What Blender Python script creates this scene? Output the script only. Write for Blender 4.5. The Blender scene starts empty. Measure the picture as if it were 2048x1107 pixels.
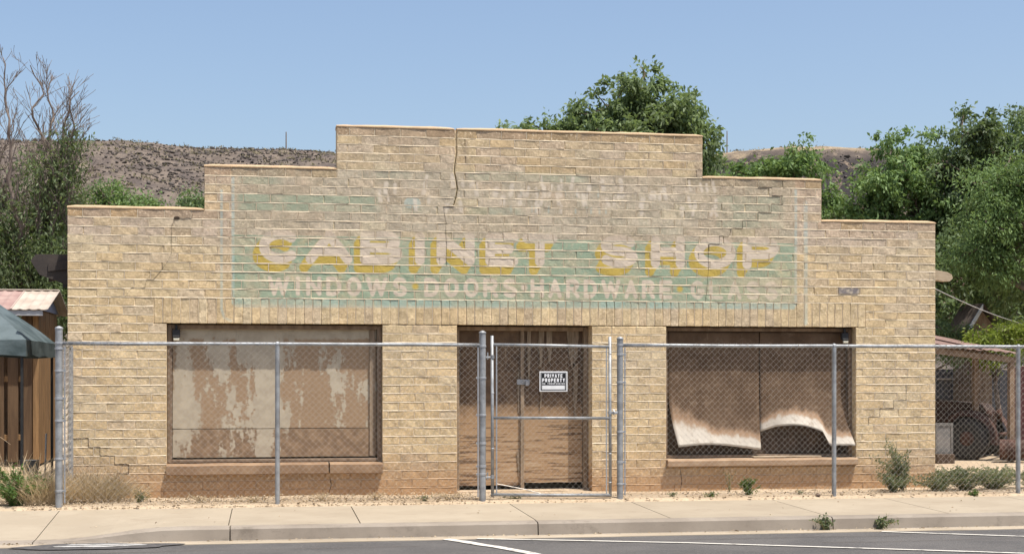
import bpy, bmesh, math, random
import numpy as np
from mathutils import Vector, Matrix, noise as mnoise

R = math.radians
random.seed(7)
rng = np.random.default_rng(7)
scene = bpy.context.scene
COL = scene.collection

# ------------------------------------------------------------------ camera, sky, sun, exposure
cam_data = bpy.data.cameras.new('camera')
cam = bpy.data.objects.new('camera', cam_data)
COL.objects.link(cam)
cam.location = (0, -17.23, 1.45)
cam.rotation_euler = (R(90), 0, -math.atan(.1685))
cam_data.sensor_width = 36
cam_data.lens = 36 * 2900 / 2048
cam_data.shift_y = 196.5 / 2048
cam_data.clip_end = 3000
scene.camera = cam

SUN_EL, SUN_AZ = R(69), R(40)          # azimuth measured from the wall's outward normal (-y) towards +x
sun_dir = Vector((math.sin(SUN_AZ) * math.cos(SUN_EL), -math.cos(SUN_AZ) * math.cos(SUN_EL), math.sin(SUN_EL)))
world = bpy.data.worlds.new('World')
scene.world = world
world.use_nodes = True
wt = world.node_tree
bgn = wt.nodes['Background']
sky = wt.nodes.new('ShaderNodeTexSky')
sky.sky_type = 'NISHITA'
sky.sun_disc = False
sky.sun_elevation = SUN_EL
sky.sun_rotation = math.atan2(sun_dir.x, sun_dir.y)
sky.altitude = 900
sky.air_density = 1.1
sky.dust_density = 5.8
sky.ozone_density = 1.3
wt.links.new(sky.outputs[0], bgn.inputs[0])
bgn.inputs[1].default_value = 0.15
sun_data = bpy.data.lights.new('sun', 'SUN')
sun_data.energy = 5.0
sun_data.angle = R(.53)
sun_data.color = (1, .95, .87)
sun = bpy.data.objects.new('sun', sun_data)
COL.objects.link(sun)
sun.rotation_euler = (-sun_dir).to_track_quat('-Z', 'Y').to_euler()
scene.view_settings.view_transform = 'Standard'
scene.view_settings.look = 'None'
scene.view_settings.exposure = 0.27
scene.view_settings.gamma = 1
scene.cycles.use_denoising = True
scene.cycles.max_bounces = 8

# ------------------------------------------------------------------ helpers
class MB:
    def __init__(s):
        s.v, s.f, s.a = [], [], []
    def add(s, vs, fs, att=None):
        o = len(s.v)
        s.v.extend(vs)
        s.f.extend(tuple(i + o for i in q) for q in fs)
        if att is not None:
            s.a.extend([att] * len(vs))
        return s
    def box(s, x0, x1, y0, y1, z0, z1, att=None):
        return s.add([(x0, y0, z0), (x1, y0, z0), (x1, y1, z0), (x0, y1, z0), (x0, y0, z1), (x1, y0, z1), (x1, y1, z1), (x0, y1, z1)],
                     [(0, 3, 2, 1), (4, 5, 6, 7), (0, 1, 5, 4), (1, 2, 6, 5), (2, 3, 7, 6), (3, 0, 4, 7)], att)
    def rbox(s, x0, x1, y0, y1, z0, z1, c=.005):
        "box with chamfered edges"
        vs = []
        for X, sx in ((x0, 1), (x1, -1)):
            for Y, sy in ((y0, 1), (y1, -1)):
                for Z, sz in ((z0, 1), (z1, -1)):
                    vs += [(X, Y + sy * c, Z + sz * c), (X + sx * c, Y, Z + sz * c), (X + sx * c, Y + sy * c, Z)]
        I = lambda i, j, k, a: (i * 4 + j * 2 + k) * 3 + a
        fs = []
        for a in range(3):
            for e in (0, 1):
                q = []
                for (p, r) in ((0, 0), (1, 0), (1, 1), (0, 1)):
                    ijk = [0, 0, 0]; ijk[a] = e; ijk[(a + 1) % 3] = p; ijk[(a + 2) % 3] = r
                    q.append(I(*ijk, a))
                fs.append(tuple(q) if e else tuple(q[::-1]))
        for a in range(3):
            b, c2 = (a + 1) % 3, (a + 2) % 3
            for p in (0, 1):
                for r in (0, 1):
                    lo = [0, 0, 0]; hi = [0, 0, 0]
                    hi[a] = 1; lo[b] = hi[b] = p; lo[c2] = hi[c2] = r
                    q = (I(*lo, b), I(*hi, b), I(*hi, c2), I(*lo, c2))
                    fs.append(q if (p ^ r) == 0 else q[::-1])
        for i in (0, 1):
            for j in (0, 1):
                for k in (0, 1):
                    q = (I(i, j, k, 0), I(i, j, k, 1), I(i, j, k, 2))
                    fs.append(q if (i + j + k) % 2 == 1 else q[::-1])
        return s.add(vs, fs)
    def tube(s, pts, rad, n=8, cap=True):
        pts = [Vector(p) for p in pts]
        if not hasattr(rad, '__len__'):
            rad = [rad] * len(pts)
        vs = []
        up = Vector((0, 0, 1))
        prev = None
        for i, p in enumerate(pts):
            d = (pts[min(i + 1, len(pts) - 1)] - pts[max(i - 1, 0)])
            d = d.normalized() if d.length > 1e-9 else Vector((0, 0, 1))
            if prev is None:
                x = d.cross(up) if abs(d.z) < .9 else d.cross(Vector((0, 1, 0)))
            else:
                x = prev - d * prev.dot(d)
            x = x.normalized() if x.length > 1e-6 else Vector((1, 0, 0))
            prev = x
            y = d.cross(x)
            for k in range(n):
                a = 2 * math.pi * k / n
                vs.append(tuple(p + (x * math.cos(a) + y * math.sin(a)) * rad[i]))
        fs = []
        for i in range(len(pts) - 1):
            for k in range(n):
                a, b = i * n + k, i * n + (k + 1) % n
                fs.append((a, b, b + n, a + n))
        if cap:
            fs.append(tuple(range(n - 1, -1, -1)))
            fs.append(tuple(range((len(pts) - 1) * n, len(pts) * n)))
        return s.add(vs, fs)
    def prism(s, poly, lo, hi, axis=1):
        "polygon in the two other axes, extruded along axis"
        n = len(poly)
        def mk(p, h):
            q = list(p); q.insert(axis, h); return tuple(q)
        vs = [mk(p, lo) for p in poly] + [mk(p, hi) for p in poly]
        fs = [tuple(range(n)), tuple(range(2 * n - 1, n - 1, -1))]
        for i in range(n):
            j = (i + 1) % n
            fs.append((i, i + n, j + n, j))
        return s.add(vs, fs)
    def lathe(s, prof, c=(0, 0, 0), n=16, axis=2):
        "profile of (radius, height) around an axis"
        vs = []
        for r, h in prof:
            for k in range(n):
                a = 2 * math.pi * k / n
                q = [r * math.cos(a), r * math.sin(a)]
                q.insert(axis, h)
                vs.append((q[0] + c[0], q[1] + c[1], q[2] + c[2]))
        fs = []
        for i in range(len(prof) - 1):
            for k in range(n):
                a, b = i * n + k, i * n + (k + 1) % n
                fs.append((a, b, b + n, a + n))
        fs.append(tuple(range(n - 1, -1, -1)))
        fs.append(tuple(range((len(prof) - 1) * n, len(prof) * n)))
        return s.add(vs, fs)
    def mesh(s, name, mat, smooth=False, fix=True):
        me = bpy.data.meshes.new(name)
        me.from_pydata(s.v, [], s.f)
        if s.a:
            at = me.color_attributes.new('tint', 'FLOAT_COLOR', 'POINT')
            at.data.foreach_set('color', np.array(s.a, dtype=np.float32).ravel())
        if fix:
            bm = bmesh.new(); bm.from_mesh(me)
            bmesh.ops.recalc_face_normals(bm, faces=bm.faces)
            bm.to_mesh(me); bm.free()
        if smooth:
            me.polygons.foreach_set('use_smooth', [True] * len(me.polygons))
        if mat:
            me.materials.append(mat)
        return me
    def build(s, name, mat, parent=None, smooth=False, fix=True):
        return link(name, s.mesh(name, mat, smooth, fix), parent)

def link(name, me, parent=None):
    o = bpy.data.objects.new(name, me)
    COL.objects.link(o)
    if parent:
        o.parent = parent
    return o

def empty(name, loc=(0, 0, 0)):
    o = bpy.data.objects.new(name, None)
    COL.objects.link(o)
    o.location = loc
    o.empty_display_size = .1
    return o

def tag(o, label, cat, group=None):
    o['label'] = label; o['category'] = cat
    if group:
        o['group'] = group
    return o

def raw_mesh(name, V, F, mat, parent=None):
    "V (n,3) array, F (m,k) array"
    me = bpy.data.meshes.new(name)
    V = np.asarray(V, dtype=np.float32); F = np.asarray(F, dtype=np.int32)
    me.vertices.add(len(V)); me.vertices.foreach_set('co', V.ravel())
    m, k = F.shape
    me.loops.add(m * k); me.loops.foreach_set('vertex_index', F.ravel())
    me.polygons.add(m); me.polygons.foreach_set('loop_start', np.arange(0, m * k, k, dtype=np.int32))
    me.update(calc_edges=True)
    me.validate()
    if mat:
        me.materials.append(mat)
    return link(name, me, parent)

# ------------------------------------------------------------------ material helpers
class NT:
    def __init__(s, name):
        s.m = bpy.data.materials.new(name); s.m.use_nodes = True
        s.t = s.m.node_tree; s.b = s.t.nodes['Principled BSDF']
        s.pos = s.t.nodes.new('ShaderNodeNewGeometry').outputs['Position']
    def n(s, typ, **kw):
        nd = s.t.nodes.new(typ)
        for k, v in kw.items():
            setattr(nd, k, v)
        return nd
    def set(s, sock, v):
        if isinstance(v, bpy.types.NodeSocket):
            s.t.links.new(v, sock)
        elif isinstance(v, tuple) and len(v) == 3 and sock.type == 'RGBA':
            sock.default_value = (*v, 1)
        else:
            sock.default_value = v
    def math(s, op, a, b=0., c=None, clamp=False):
        nd = s.n('ShaderNodeMath', operation=op, use_clamp=clamp)
        s.set(nd.inputs[0], a); s.set(nd.inputs[1], b)
        if c is not None:
            s.set(nd.inputs[2], c)
        return nd.outputs[0]
    def mix(s, f, a, b, blend='MIX'):
        nd = s.n('ShaderNodeMix', data_type='RGBA', blend_type=blend)
        s.set(nd.inputs[0], f); s.set(nd.inputs[6], a); s.set(nd.inputs[7], b)
        return nd.outputs[2]
    def noise(s, scale, detail=4., rough=.55, stretch=(1, 1, 1), vec=None, off=0.):
        mp = s.n('ShaderNodeMapping'); s.set(mp.inputs[0], vec or s.pos)
        mp.inputs['Scale'].default_value = stretch
        mp.inputs['Location'].default_value = (off, off * .7, off * .3)
        nd = s.n('ShaderNodeTexNoise')
        s.set(nd.inputs['Vector'], mp.outputs[0])
        nd.inputs['Scale'].default_value = scale; nd.inputs['Detail'].default_value = detail; nd.inputs['Roughness'].default_value = rough
        return nd.outputs[0]
    def ramp(s, f, a, b, lo=0., hi=1.):
        nd = s.n('ShaderNodeMapRange', interpolation_type='SMOOTHSTEP')
        s.set(nd.inputs[0], f)
        nd.inputs[1].default_value = a; nd.inputs[2].default_value = b; nd.inputs[3].default_value = lo; nd.inputs[4].default_value = hi
        return nd.outputs[0]
    def xyz(s):
        nd = s.n('ShaderNodeSeparateXYZ'); s.set(nd.inputs[0], s.pos)
        return nd.outputs
    def scale_col(s, col, f):
        nd = s.n('ShaderNodeVectorMath', operation='SCALE')
        s.set(nd.inputs[0], col); s.set(nd.inputs[3], f)
        return nd.outputs[0]
    def bump(s, h, strength=.4, dist=.01):
        nd = s.n('ShaderNodeBump')
        nd.inputs['Strength'].default_value = strength; nd.inputs['Distance'].default_value = dist
        s.set(nd.inputs['Height'], h); s.t.links.new(nd.outputs[0], s.b.inputs['Normal'])
    def out(s, col, rough=.85, metal=0., spec=.3):
        s.set(s.b.inputs['Base Color'], col); s.set(s.b.inputs['Roughness'], rough)
        s.set(s.b.inputs['Metallic'], metal); s.set(s.b.inputs['Specular IOR Level'], spec)
        return s.m

def mat_simple(name, col, col2=None, scale=8, rough=.85, metal=0., bump=.3, stretch=(1, 1, 1), spec=.3, lo=.35, hi=.65, bd=.01, fine=None):
    k = NT(name)
    nz = k.noise(scale, 6, .6, stretch)
    c = k.mix(k.ramp(nz, lo, hi), col, col2 or tuple(x * .75 for x in col))
    if bump:
        k.bump(k.noise(fine or scale * 6, 5, .6, stretch), bump, bd)
    return k.out(c, rough, metal, spec)

def mat_leaf(name, c1, c2, trans=.45, rough=.55):
    k = NT(name)
    g = k.n('ShaderNodeNewGeometry')
    col = k.mix(g.outputs['Random Per Island'], c1, c2)
    nz = k.noise(.9, 2)
    col = k.scale_col(col, k.ramp(nz, .25, .75, .75, 1.25))
    k.out(col, rough, 0, .35)
    tr = k.n('ShaderNodeBsdfTranslucent'); k.set(tr.inputs[0], k.mix(.35, col, (.22, .30, .03)))
    mx = k.n('ShaderNodeMixShader'); mx.inputs[0].default_value = trans
    k.t.links.new(k.b.outputs[0], mx.inputs[1]); k.t.links.new(tr.outputs[0], mx.inputs[2])
    k.t.links.new(mx.outputs[0], k.t.nodes['Material Output'].inputs[0])
    return k.m

# ------------------------------------------------------------------ painted sign masks (drawn here, stroke by stroke)
MX0, MX1, MZ0, MZ1, MP = -.7, 6.85, 2.0, 4.0, .005
MW, MH = int(round((MX1 - MX0) / MP)), int(round((MZ1 - MZ0) / MP))
GX, GZ = np.meshgrid(MX0 + (np.arange(MW) + .5) * MP, MZ0 + (np.arange(MH) + .5) * MP)

def arc(cx, cz, rx, rz, a0, a1, n=14):
    return [(cx + rx * math.cos(R(a0 + (a1 - a0) * i / n)), cz + rz * math.sin(R(a0 + (a1 - a0) * i / n))) for i in range(n + 1)]
FONT = {
    'A': [[(0, 0), (.5, 1), (1, 0)], [(.2, .33), (.8, .33)]],
    'B': [[(0, 0), (0, 1), (.6, 1)] + arc(.6, .75, .33, .25, 90, -90) + [(0, .5)], [(.6, .5)] + arc(.62, .25, .38, .25, 90, -90) + [(0, 0)]],
    'C': [arc(.52, .5, .52, .5, 48, 312, 22)],
    'D': [[(0, 0), (0, 1), (.4, 1)] + arc(.4, .5, .6, .5, 90, -90) + [(0, 0)]],
    'E': [[(1, 1), (0, 1), (0, 0), (1, 0)], [(0, .52), (.8, .52)]],
    'G': [arc(.52, .5, .5, .5, 48, 330, 22) + [(1, .45), (.58, .45)]],
    'H': [[(0, 0), (0, 1)], [(1, 0), (1, 1)], [(0, .5), (1, .5)]],
    'I': [[(.5, 0), (.5, 1)]],
    'L': [[(0, 1), (0, 0), (1, 0)]],
    'N': [[(0, 0), (0, 1), (1, 0), (1, 1)]],
    'O': [arc(.5, .5, .5, .5, 0, 360, 28)],
    'P': [[(0, 0), (0, 1), (.6, 1)] + arc(.6, .72, .4, .28, 90, -90) + [(0, .44)]],
    'R': [[(0, 0), (0, 1), (.6, 1)] + arc(.6, .75, .36, .25, 90, -90) + [(0, .5)], [(.5, .5), (1, 0)]],
    'S': [arc(.5, .75, .45, .25, 30, 270, 14) + arc(.5, .25, .48, .25, 90, -150, 14)],
    'T': [[(0, 1), (1, 1)], [(.5, 1), (.5, 0)]],
    'W': [[(0, 1), (.25, 0), (.5, .9), (.75, 0), (1, 1)]],
    '.': [[(.5, .5), (.52, .5)]], '-': [[(.1, .5), (.9, .5)]],
}
def stroke(mask, pts, w, soft=.012):
    for (ax, az), (bx, bz) in zip(pts[:-1], pts[1:]):
        i0 = max(0, int((min(ax, bx) - w - MX0) / MP)); i1 = min(MW, int((max(ax, bx) + w - MX0) / MP) + 2)
        j0 = max(0, int((min(az, bz) - w - MZ0) / MP)); j1 = min(MH, int((max(az, bz) + w - MZ0) / MP) + 2)
        if i1 <= i0 or j1 <= j0:
            continue
        px, pz = GX[j0:j1, i0:i1], GZ[j0:j1, i0:i1]
        dx, dz = bx - ax, bz - az
        t = np.clip(((px - ax) * dx + (pz - az) * dz) / max(dx * dx + dz * dz, 1e-9), 0, 1)
        d = np.hypot(px - ax - t * dx, pz - az - t * dz)
        mask[j0:j1, i0:i1] = np.maximum(mask[j0:j1, i0:i1], np.clip((w / 2 - d) / soft + .5, 0, 1))
def letter(mask, ch, x0, x1, z0, z1, w, off=(0, 0), soft=.012):
    h = w / 2
    for pl in FONT[ch]:
        stroke(mask, [(x0 + h + px * (x1 - x0 - w) + off[0], z0 + h + pz * (z1 - z0 - w) + off[1]) for px, pz in pl], w, soft)

m_green = np.zeros((MH, MW)); m_pale = np.zeros((MH, MW)); m_yel = np.zeros((MH, MW)); m_blue = np.zeros((MH, MW))
smooth01 = lambda x: np.clip(x, 0, 1) ** 2 * (3 - 2 * np.clip(x, 0, 1))
inside = smooth01((GX + .42) / .03) * smooth01((6.50 - GX) / .04) * smooth01((GZ - 2.26) / .03)
m_green = inside * (np.where(GZ < 3.09, 1., 0.) * 1.0 + np.where(GZ >= 3.09, .22, 0.)) * smooth01((3.96 - GZ) / .12)
m_green *= np.where(GX > 5.0, 1 - .45 * smooth01((GX - 4.9) / 1.3) * smooth01((2.66 - GZ) / .05 + .3), 1)
for (z0, z1, x0, x1, k) in ((3.375, 3.58, -.40, 1.5, .75), (3.68, 3.78, -.4, .35, .5), (3.375, 3.48, 1.5, 2.05, .35), (3.375, 3.48, 2.3, 3.2, .6),
                            (3.78, 3.90, 2.3, 4.0, .5), (3.78, 3.89, 1.2, 1.9, .35), (3.27, 3.68, 5.4, 6.5, .5), (3.17, 3.4, 4.4, 5.3, .3)):
    m_green = np.maximum(m_green, k * smooth01((GX - x0) / .1) * smooth01((x1 - GX) / .3) * smooth01((GZ - z0) / .01) * smooth01((z1 - GZ) / .01))
BIG = [('C', -.10, .38), ('A', .44, .99), ('B', 1.08, 1.58), ('I', 1.66, 1.92), ('N', 1.99, 2.45), ('E', 2.58, 2.98), ('T', 3.03, 3.46),
       ('S', 3.98, 4.47), ('H', 4.63, 5.06), ('O', 5.18, 5.71), ('P', 5.80, 6.27)]
for ch, x0, x1 in BIG:
    letter(m_yel, ch, x0, x1, 2.765, 3.16, .115, (-.075, -.105))
    letter(m_yel, ch, x0, x1, 2.765, 3.16, .115, (-.05, -.06))
    letter(m_pale, ch, x0, x1, 2.765, 3.16, .115)
m_yel *= 1 - m_pale
SMALL = [('WINDOWS', .00, 1.64), ('.', 1.68, 1.79), ('DOORS', 1.84, 2.97), ('-', 3.02, 3.09), ('HARDWARE', 3.13, 4.90), ('.', 4.95, 5.04), ('GLASS', 5.13, 6.26)]
m_small = np.zeros((MH, MW))
for wd, x0, x1 in SMALL:
    if wd in '.-':
        letter(m_yel if wd == '.' else m_small, wd, x0, x1, 2.46, 2.56, .075, soft=.03)
        continue
    wts = [1.35 if c == 'W' else (.42 if c == 'I' else .95) for c in wd]
    gap = .30
    un = (x1 - x0) / (sum(wts) + gap * (len(wd) - 1))
    x = x0
    for c, wv in zip(wd, wts):
        letter(m_small, c, x, x + wv * un, 2.385, 2.615, .048)
        x += (wv + gap) * un
# faded older lettering above: broken pale strokes, too worn to read
ghost = random.Random(5)
m_ghost = np.zeros((MH, MW))
for k in range(64):
    gx = ghost.uniform(1.1, 5.5); gz = ghost.choice([3.42, 3.52, 3.62, 3.72])
    stroke(m_ghost, [(gx, gz), (gx + ghost.uniform(-.03, .03), gz + ghost.uniform(.05, .13))], ghost.uniform(.025, .06), .02)
stroke(m_blue, [(-.40, 3.75), (-.40, 2.30), (-.36, 2.26), (6.45, 2.29), (6.49, 2.33), (6.49, 3.75)], .035, .012)
m_blue = np.maximum(m_blue, .75 * smooth01((2.36 - GZ) / .02) * smooth01((GZ - 2.25) / .02) * inside)
stroke(m_blue, [(-.53, 3.6), (-.53, 2.22), (-.50, 2.12), (-.42, 2.085)], .03, .015)
stroke(m_blue, [(6.62, 3.6), (6.62, 2.1)], .05, .02)
stroke(m_blue, [(1.66, 3.50), (1.74, 3.50)], .12, .01)
for k in range(14):
    gx = ghost.uniform(2.8, 4.1); gz = ghost.choice([3.42, 3.62])
    stroke(m_blue, [(gx, gz), (gx, gz + .06)], .018, .015)
m_pale = np.maximum(m_pale, m_small * (.97 - .3 * smooth01((GX - 4.6) / 1.2)))
# dark painted house-number patch on the right wing
m_num = np.zeros((MH, MW))

def make_image(name, chans):
    im = bpy.data.images.new(name, MW, MH, alpha=False, float_buffer=False, is_data=True)
    px = np.ones((MH, MW, 4), dtype=np.float32)
    for i, c in enumerate(chans):
        px[..., i] = c
    im.pixels.foreach_set(px.ravel())
    im.update(); im.pack()
    return im
IMG1 = make_image('painted_sign_masks', (m_green, np.clip(m_pale, 0, 1), m_yel))
IMG2 = make_image('painted_line_masks', (m_blue, m_ghost, m_num))

def wall_material(name, src, mortar=False):
    k = NT(name)
    if src == 'object':
        tint = k.n('ShaderNodeObjectInfo').outputs['Color']
    elif src == 'attr':
        tint = k.n('ShaderNodeAttribute', attribute_name='tint').outputs['Color']
    else:
        x, y, z = k.xyz()
        tint = k.mix(k.ramp(k.noise(1.3, 4), .4, .62), (.70, .55, .325), (.64, .51, .34))
        tint = k.mix(k.ramp(z, .55, .15), tint, (.43, .27, .155))
    x, y, z = k.xyz()
    n1 = k.noise(5, 6, .62); n2 = k.noise(34, 5, .65); n3 = k.noise(2.2, 5, .6, off=9.)
    nv = k.noise(7, 5, .6, (1, 1, .16), off=3.)
    col = k.scale_col(tint, k.ramp(n1, .28, .72, .82, 1.12))
    # flaked paint: pale chalky bits and bare darker clay
    col = k.mix(k.math('MULTIPLY', k.ramp(n2, .53, .64), k.ramp(n3, .40, .6, .15, .7)), col, (.72, .59, .41))
    col = k.mix(k.math('MULTIPLY', k.ramp(k.noise(22, 6, .7, off=21.), .54, .64), .5), col, (.38, .27, .17))
    col = k.mix(k.math('MULTIPLY', k.ramp(k.noise(1.5, 7, .72, (1, 1, 1.6), off=13.), .52, .68), .34), col, (.44, .35, .25))
    # grime runs
    col = k.mix(k.math('MULTIPLY', k.ramp(nv, .55, .72), k.ramp(z, 2.6, 4.3, .08, .5)), col, (.30, .235, .18))
    col = k.scale_col(col, k.math('MULTIPLY', k.ramp(n2, .32, .68, .88, 1.10), k.ramp(k.noise(11, 6, .7, off=31.), .32, .66, .87, 1.08)))
    # painted sign
    uv = k.n('ShaderNodeCombineXYZ')
    k.set(uv.inputs[0], k.math('DIVIDE', k.math('SUBTRACT', x, MX0), MX1 - MX0))
    k.set(uv.inputs[1], k.math('DIVIDE', k.math('SUBTRACT', z, MZ0), MZ1 - MZ0))
    ims = []
    for im in (IMG1, IMG2):
        t = k.n('ShaderNodeTexImage', extension='CLIP', interpolation='Linear'); t.image = im
        k.set(t.inputs[0], uv.outputs[0])
        sp = k.n('ShaderNodeSeparateColor'); k.set(sp.inputs[0], t.outputs[0]); ims.append(sp.outputs)
    fade = k.math('MULTIPLY', k.ramp(k.noise(2.6, 6, .68, off=5.), .30, .52, .55, 1.), k.ramp(k.noise(16, 6, .7, off=2.), .30, .50, .55, 1.))
    rowi = k.math('FLOOR', k.math('DIVIDE', k.math('ADD', z, .0844), .1016))
    coli = k.math('FLOOR', k.math('ADD', k.math('DIVIDE', k.math('ADD', x, 2.262), .3055), k.math('MULTIPLY', rowi, .5)))
    cmb = k.n('ShaderNodeCombineXYZ'); k.set(cmb.inputs[0], rowi); k.set(cmb.inputs[1], coli)
    wn = k.n('ShaderNodeTexWhiteNoise', noise_dimensions='2D'); k.set(wn.inputs['Vector'], cmb.outputs[0])
    wear = k.ramp(wn.outputs[0], .05, .75, .70, 1.)
    fade = k.math('MULTIPLY', fade, wear)
    a = .55 if mortar else .97
    col = k.mix(k.math('MULTIPLY', k.math('MULTIPLY', ims[0][0], fade), a * .97), col, (.275, .355, .25))
    col = k.mix(k.math('MULTIPLY', k.math('MULTIPLY', ims[1][0], fade), a * .55), col, (.40, .50, .46))
    col = k.mix(k.math('MULTIPLY', k.math('MULTIPLY', ims[0][2], k.ramp(fade, .1, .7, .35, 1.)), a * .95), col, (.50, .355, .075))
    col = k.mix(k.math('MULTIPLY', k.math('MULTIPLY', ims[0][1], k.ramp(fade, .2, .8, .6, 1.)), k.ramp(z, 3.16, 3.0, .40 * a, .86 * a)), col, (.66, .53, .42))
    col = k.mix(k.math('MULTIPLY', k.math('MULTIPLY', ims[1][1], wear), .75 * a), col, (.66, .57, .46))
    # soil splashed up from the ground
    spl = k.math('MULTIPLY', k.ramp(k.math('ADD', z, k.math('MULTIPLY', n3, .3)), .56, .16), .68)
    col = k.mix(spl, col, (.40, .235, .12))
    k.bump(k.math('ADD', n2, k.math('MULTIPLY', n1, .6)), .9, .008)
    return k.out(col, .92, 0, .15)

M = {}
M['brick'] = wall_material('painted_brick', 'object')
M['brick_mass'] = wall_material('painted_brick_mass', 'attr')
M['mortar'] = wall_material('mortar', None, True)
def bead_mat():
    k = NT('mortar_bead')
    x, y, z = k.xyz()
    c = k.mix(k.ramp(k.noise(3, 5), .35, .65), (.70, .59, .425), (.62, .52, .38))
    c = k.mix(k.ramp(k.noise(1.1, 4, off=4.), .5, .75), c, (.58, .49, .38))
    c = k.mix(k.ramp(z, .6, .1), c, (.48, .32, .19))
    k.bump(k.noise(60, 4), .4, .004)
    return k.out(c, .93, 0, .15)
M['bead'] = bead_mat()
M['cap'] = mat_simple('sandy_cap', (.54, .385, .235), (.44, .31, .185), 5, .95, bump=.5)
M['sill'] = mat_simple('red_brown_sill', (.235, .15, .09), (.33, .22, .135), 4, .9, bump=.5)
M['wood_grey'] = mat_simple('weathered_wood', (.20, .145, .095), (.30, .225, .155), 3, .85, stretch=(6, 6, 1), bump=.5)
M['wood_frame'] = mat_simple('brown_frame_wood', (.15, .10, .065), (.24, .175, .12), 4, .85, stretch=(3, 3, 1), bump=.4)
M['wood_shaded'] = mat_simple('shaded_fence_wood', (.09, .055, .032), (.14, .088, .05), 2.2, .85, stretch=(8, 8, .7), bump=.5)  # front slats: same boards as the tan ones, shade put into the colour
M['wood_tan'] = mat_simple('tan_fence_wood', (.33, .195, .09), (.21, .125, .06), 2.2, .8, stretch=(8, 8, .7), bump=.5)
M['wood_light'] = mat_simple('bleached_timber', (.50, .40, .28), (.36, .28, .19), 6, .85, stretch=(1, 1, 8), bump=.5)
M['galv'] = mat_simple('galvanised_steel', (.36, .372, .38), (.24, .245, .25), 9, .58, .5, bump=.15, spec=.5)
M['wire'] = mat_simple('chain_link_wire', (.50, .46, .40), (.38, .35, .31), 30, .55, .45, bump=0, spec=.5)
M['band'] = mat_simple('band_steel', (.42, .435, .45), (.33, .34, .36), 25, .55, .55, bump=0, spec=.5)
M['dark'] = mat_simple('dark_paint', (.02, .02, .022), (.03, .03, .03), 10, .5, bump=0)
M['black_crack'] = mat_simple('crack_gap_shade', (.075, .052, .035), (.045, .032, .022), 20, 1, bump=0)  # shade of a gap put into the colour
M['roof_tar'] = mat_simple('dark_tar_roof', (.05, .042, .038), (.08, .065, .055), 5, .9)
M['stucco'] = mat_simple('plain_side_wall', (.42, .34, .24), (.36, .29, .2), 3, .95)

# ------------------------------------------------------------------ ground, pavement, kerb, road
def structure(o):
    o['kind'] = 'structure'
    return o

def ground_mat():
    k = NT('sandy_dirt')
    n1 = k.noise(.8, 6, .6); n2 = k.noise(26, 5, .7); n3 = k.noise(5, 5, .6, off=3.)
    c = k.mix(k.ramp(n1, .38, .62), (.47, .375, .265), (.41, .32, .222))
    c = k.mix(k.math('MULTIPLY', k.ramp(n2, .5, .68), .6), c, (.30, .21, .13))
    c = k.mix(k.math('MULTIPLY', k.ramp(n3, .55, .72), .5), c, (.60, .48, .34))
    k.bump(k.math('ADD', n2, n3), .8, .02)
    return k.out(c, .97, 0, .1)
M['dirt'] = ground_mat()

def zsw_front(x):
    t = min(1, max(0, (x + 2.05) / 1.15)); t = t * t * (3 - 2 * t)
    return -.128 + t * .108
XS = sorted(set([-400, -60, -20] + [round(-12 + .25 * i, 3) for i in range(0, 121)] + [24, 60, 400]))
YS = [-1.06, -.95, -.8, -.6, -.4, -.2, -.05, .15, .5, 1, 2, 3.5, 5, 7, 9, 12, 16, 24, 40, 70, 130, 300, 900]
g = MB()
gv = []
for y in YS:
    for x in XS:
        h = .035 + .018 * mnoise.noise(Vector((x * .9, y * .9, 0))) + .008 * mnoise.noise(Vector((x * 5, y * 5, 3)))
        if y <= -1.0:
            h = -.004 + .012 * mnoise.noise(Vector((x * 3, 0, 3)))
        gv.append((x, y, h))
nX = len(XS)
g.add(gv, [(j * nX + i, j * nX + i + 1, (j + 1) * nX + i + 1, (j + 1) * nX + i) for j in range(len(YS) - 1) for i in range(nX - 1)])
ground = structure(g.build('ground', M['dirt'], smooth=True))

def conc_mat(name, a, b, dirt, ds):
    k = NT(name)
    c = k.mix(k.ramp(k.noise(1.4, 6, .6), .35, .65), a, b)
    c = k.mix(k.math('MULTIPLY', k.ramp(k.noise(3.1, 7, .7, off=4.), .54, .75), ds), c, dirt)
    c = k.mix(k.math('MULTIPLY', k.ramp(k.noise(90, 3, .6), .6, .75), .3), c, tuple(v * .55 for v in dirt))
    c = k.mix(k.math('MULTIPLY', k.ramp(k.noise(9, 6, .75, (.5, 1, 1), off=14.), .55, .70), .28), c, tuple(v * .8 for v in dirt))
    oi = k.n('ShaderNodeObjectInfo').outputs['Random']
    c = k.scale_col(c, k.math('MULTIPLY_ADD', oi, .08, .95))
    k.bump(k.noise(120, 4), .25, .004)
    return k.out(c, .9, 0, .2)
M['slab'] = conc_mat('pavement_concrete', (.352, .298, .224), (.316, .265, .197), (.25, .20, .145), .55)
M['kerb'] = conc_mat('kerb_concrete', (.33, .282, .225), (.27, .228, .178), (.18, .15, .118), .6)
M['kerb'] = conc_mat('kerb_concrete', (.30, .258, .21), (.245, .208, .168), (.15, .126, .10), .75)
M['gutter'] = conc_mat('gutter_concrete', (.40, .335, .25), (.32, .265, .195), (.24, .19, .135), .5)
walk = structure(empty('pavement'))
JX = [-11.2, -9.7, -8.2, -6.7, -5.2, -3.72, -2.20, -.38, .91, 2.69, 4.10, 5.79, 7.17, 8.7, 10.2, 11.7, 13.2, 14.7]
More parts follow.
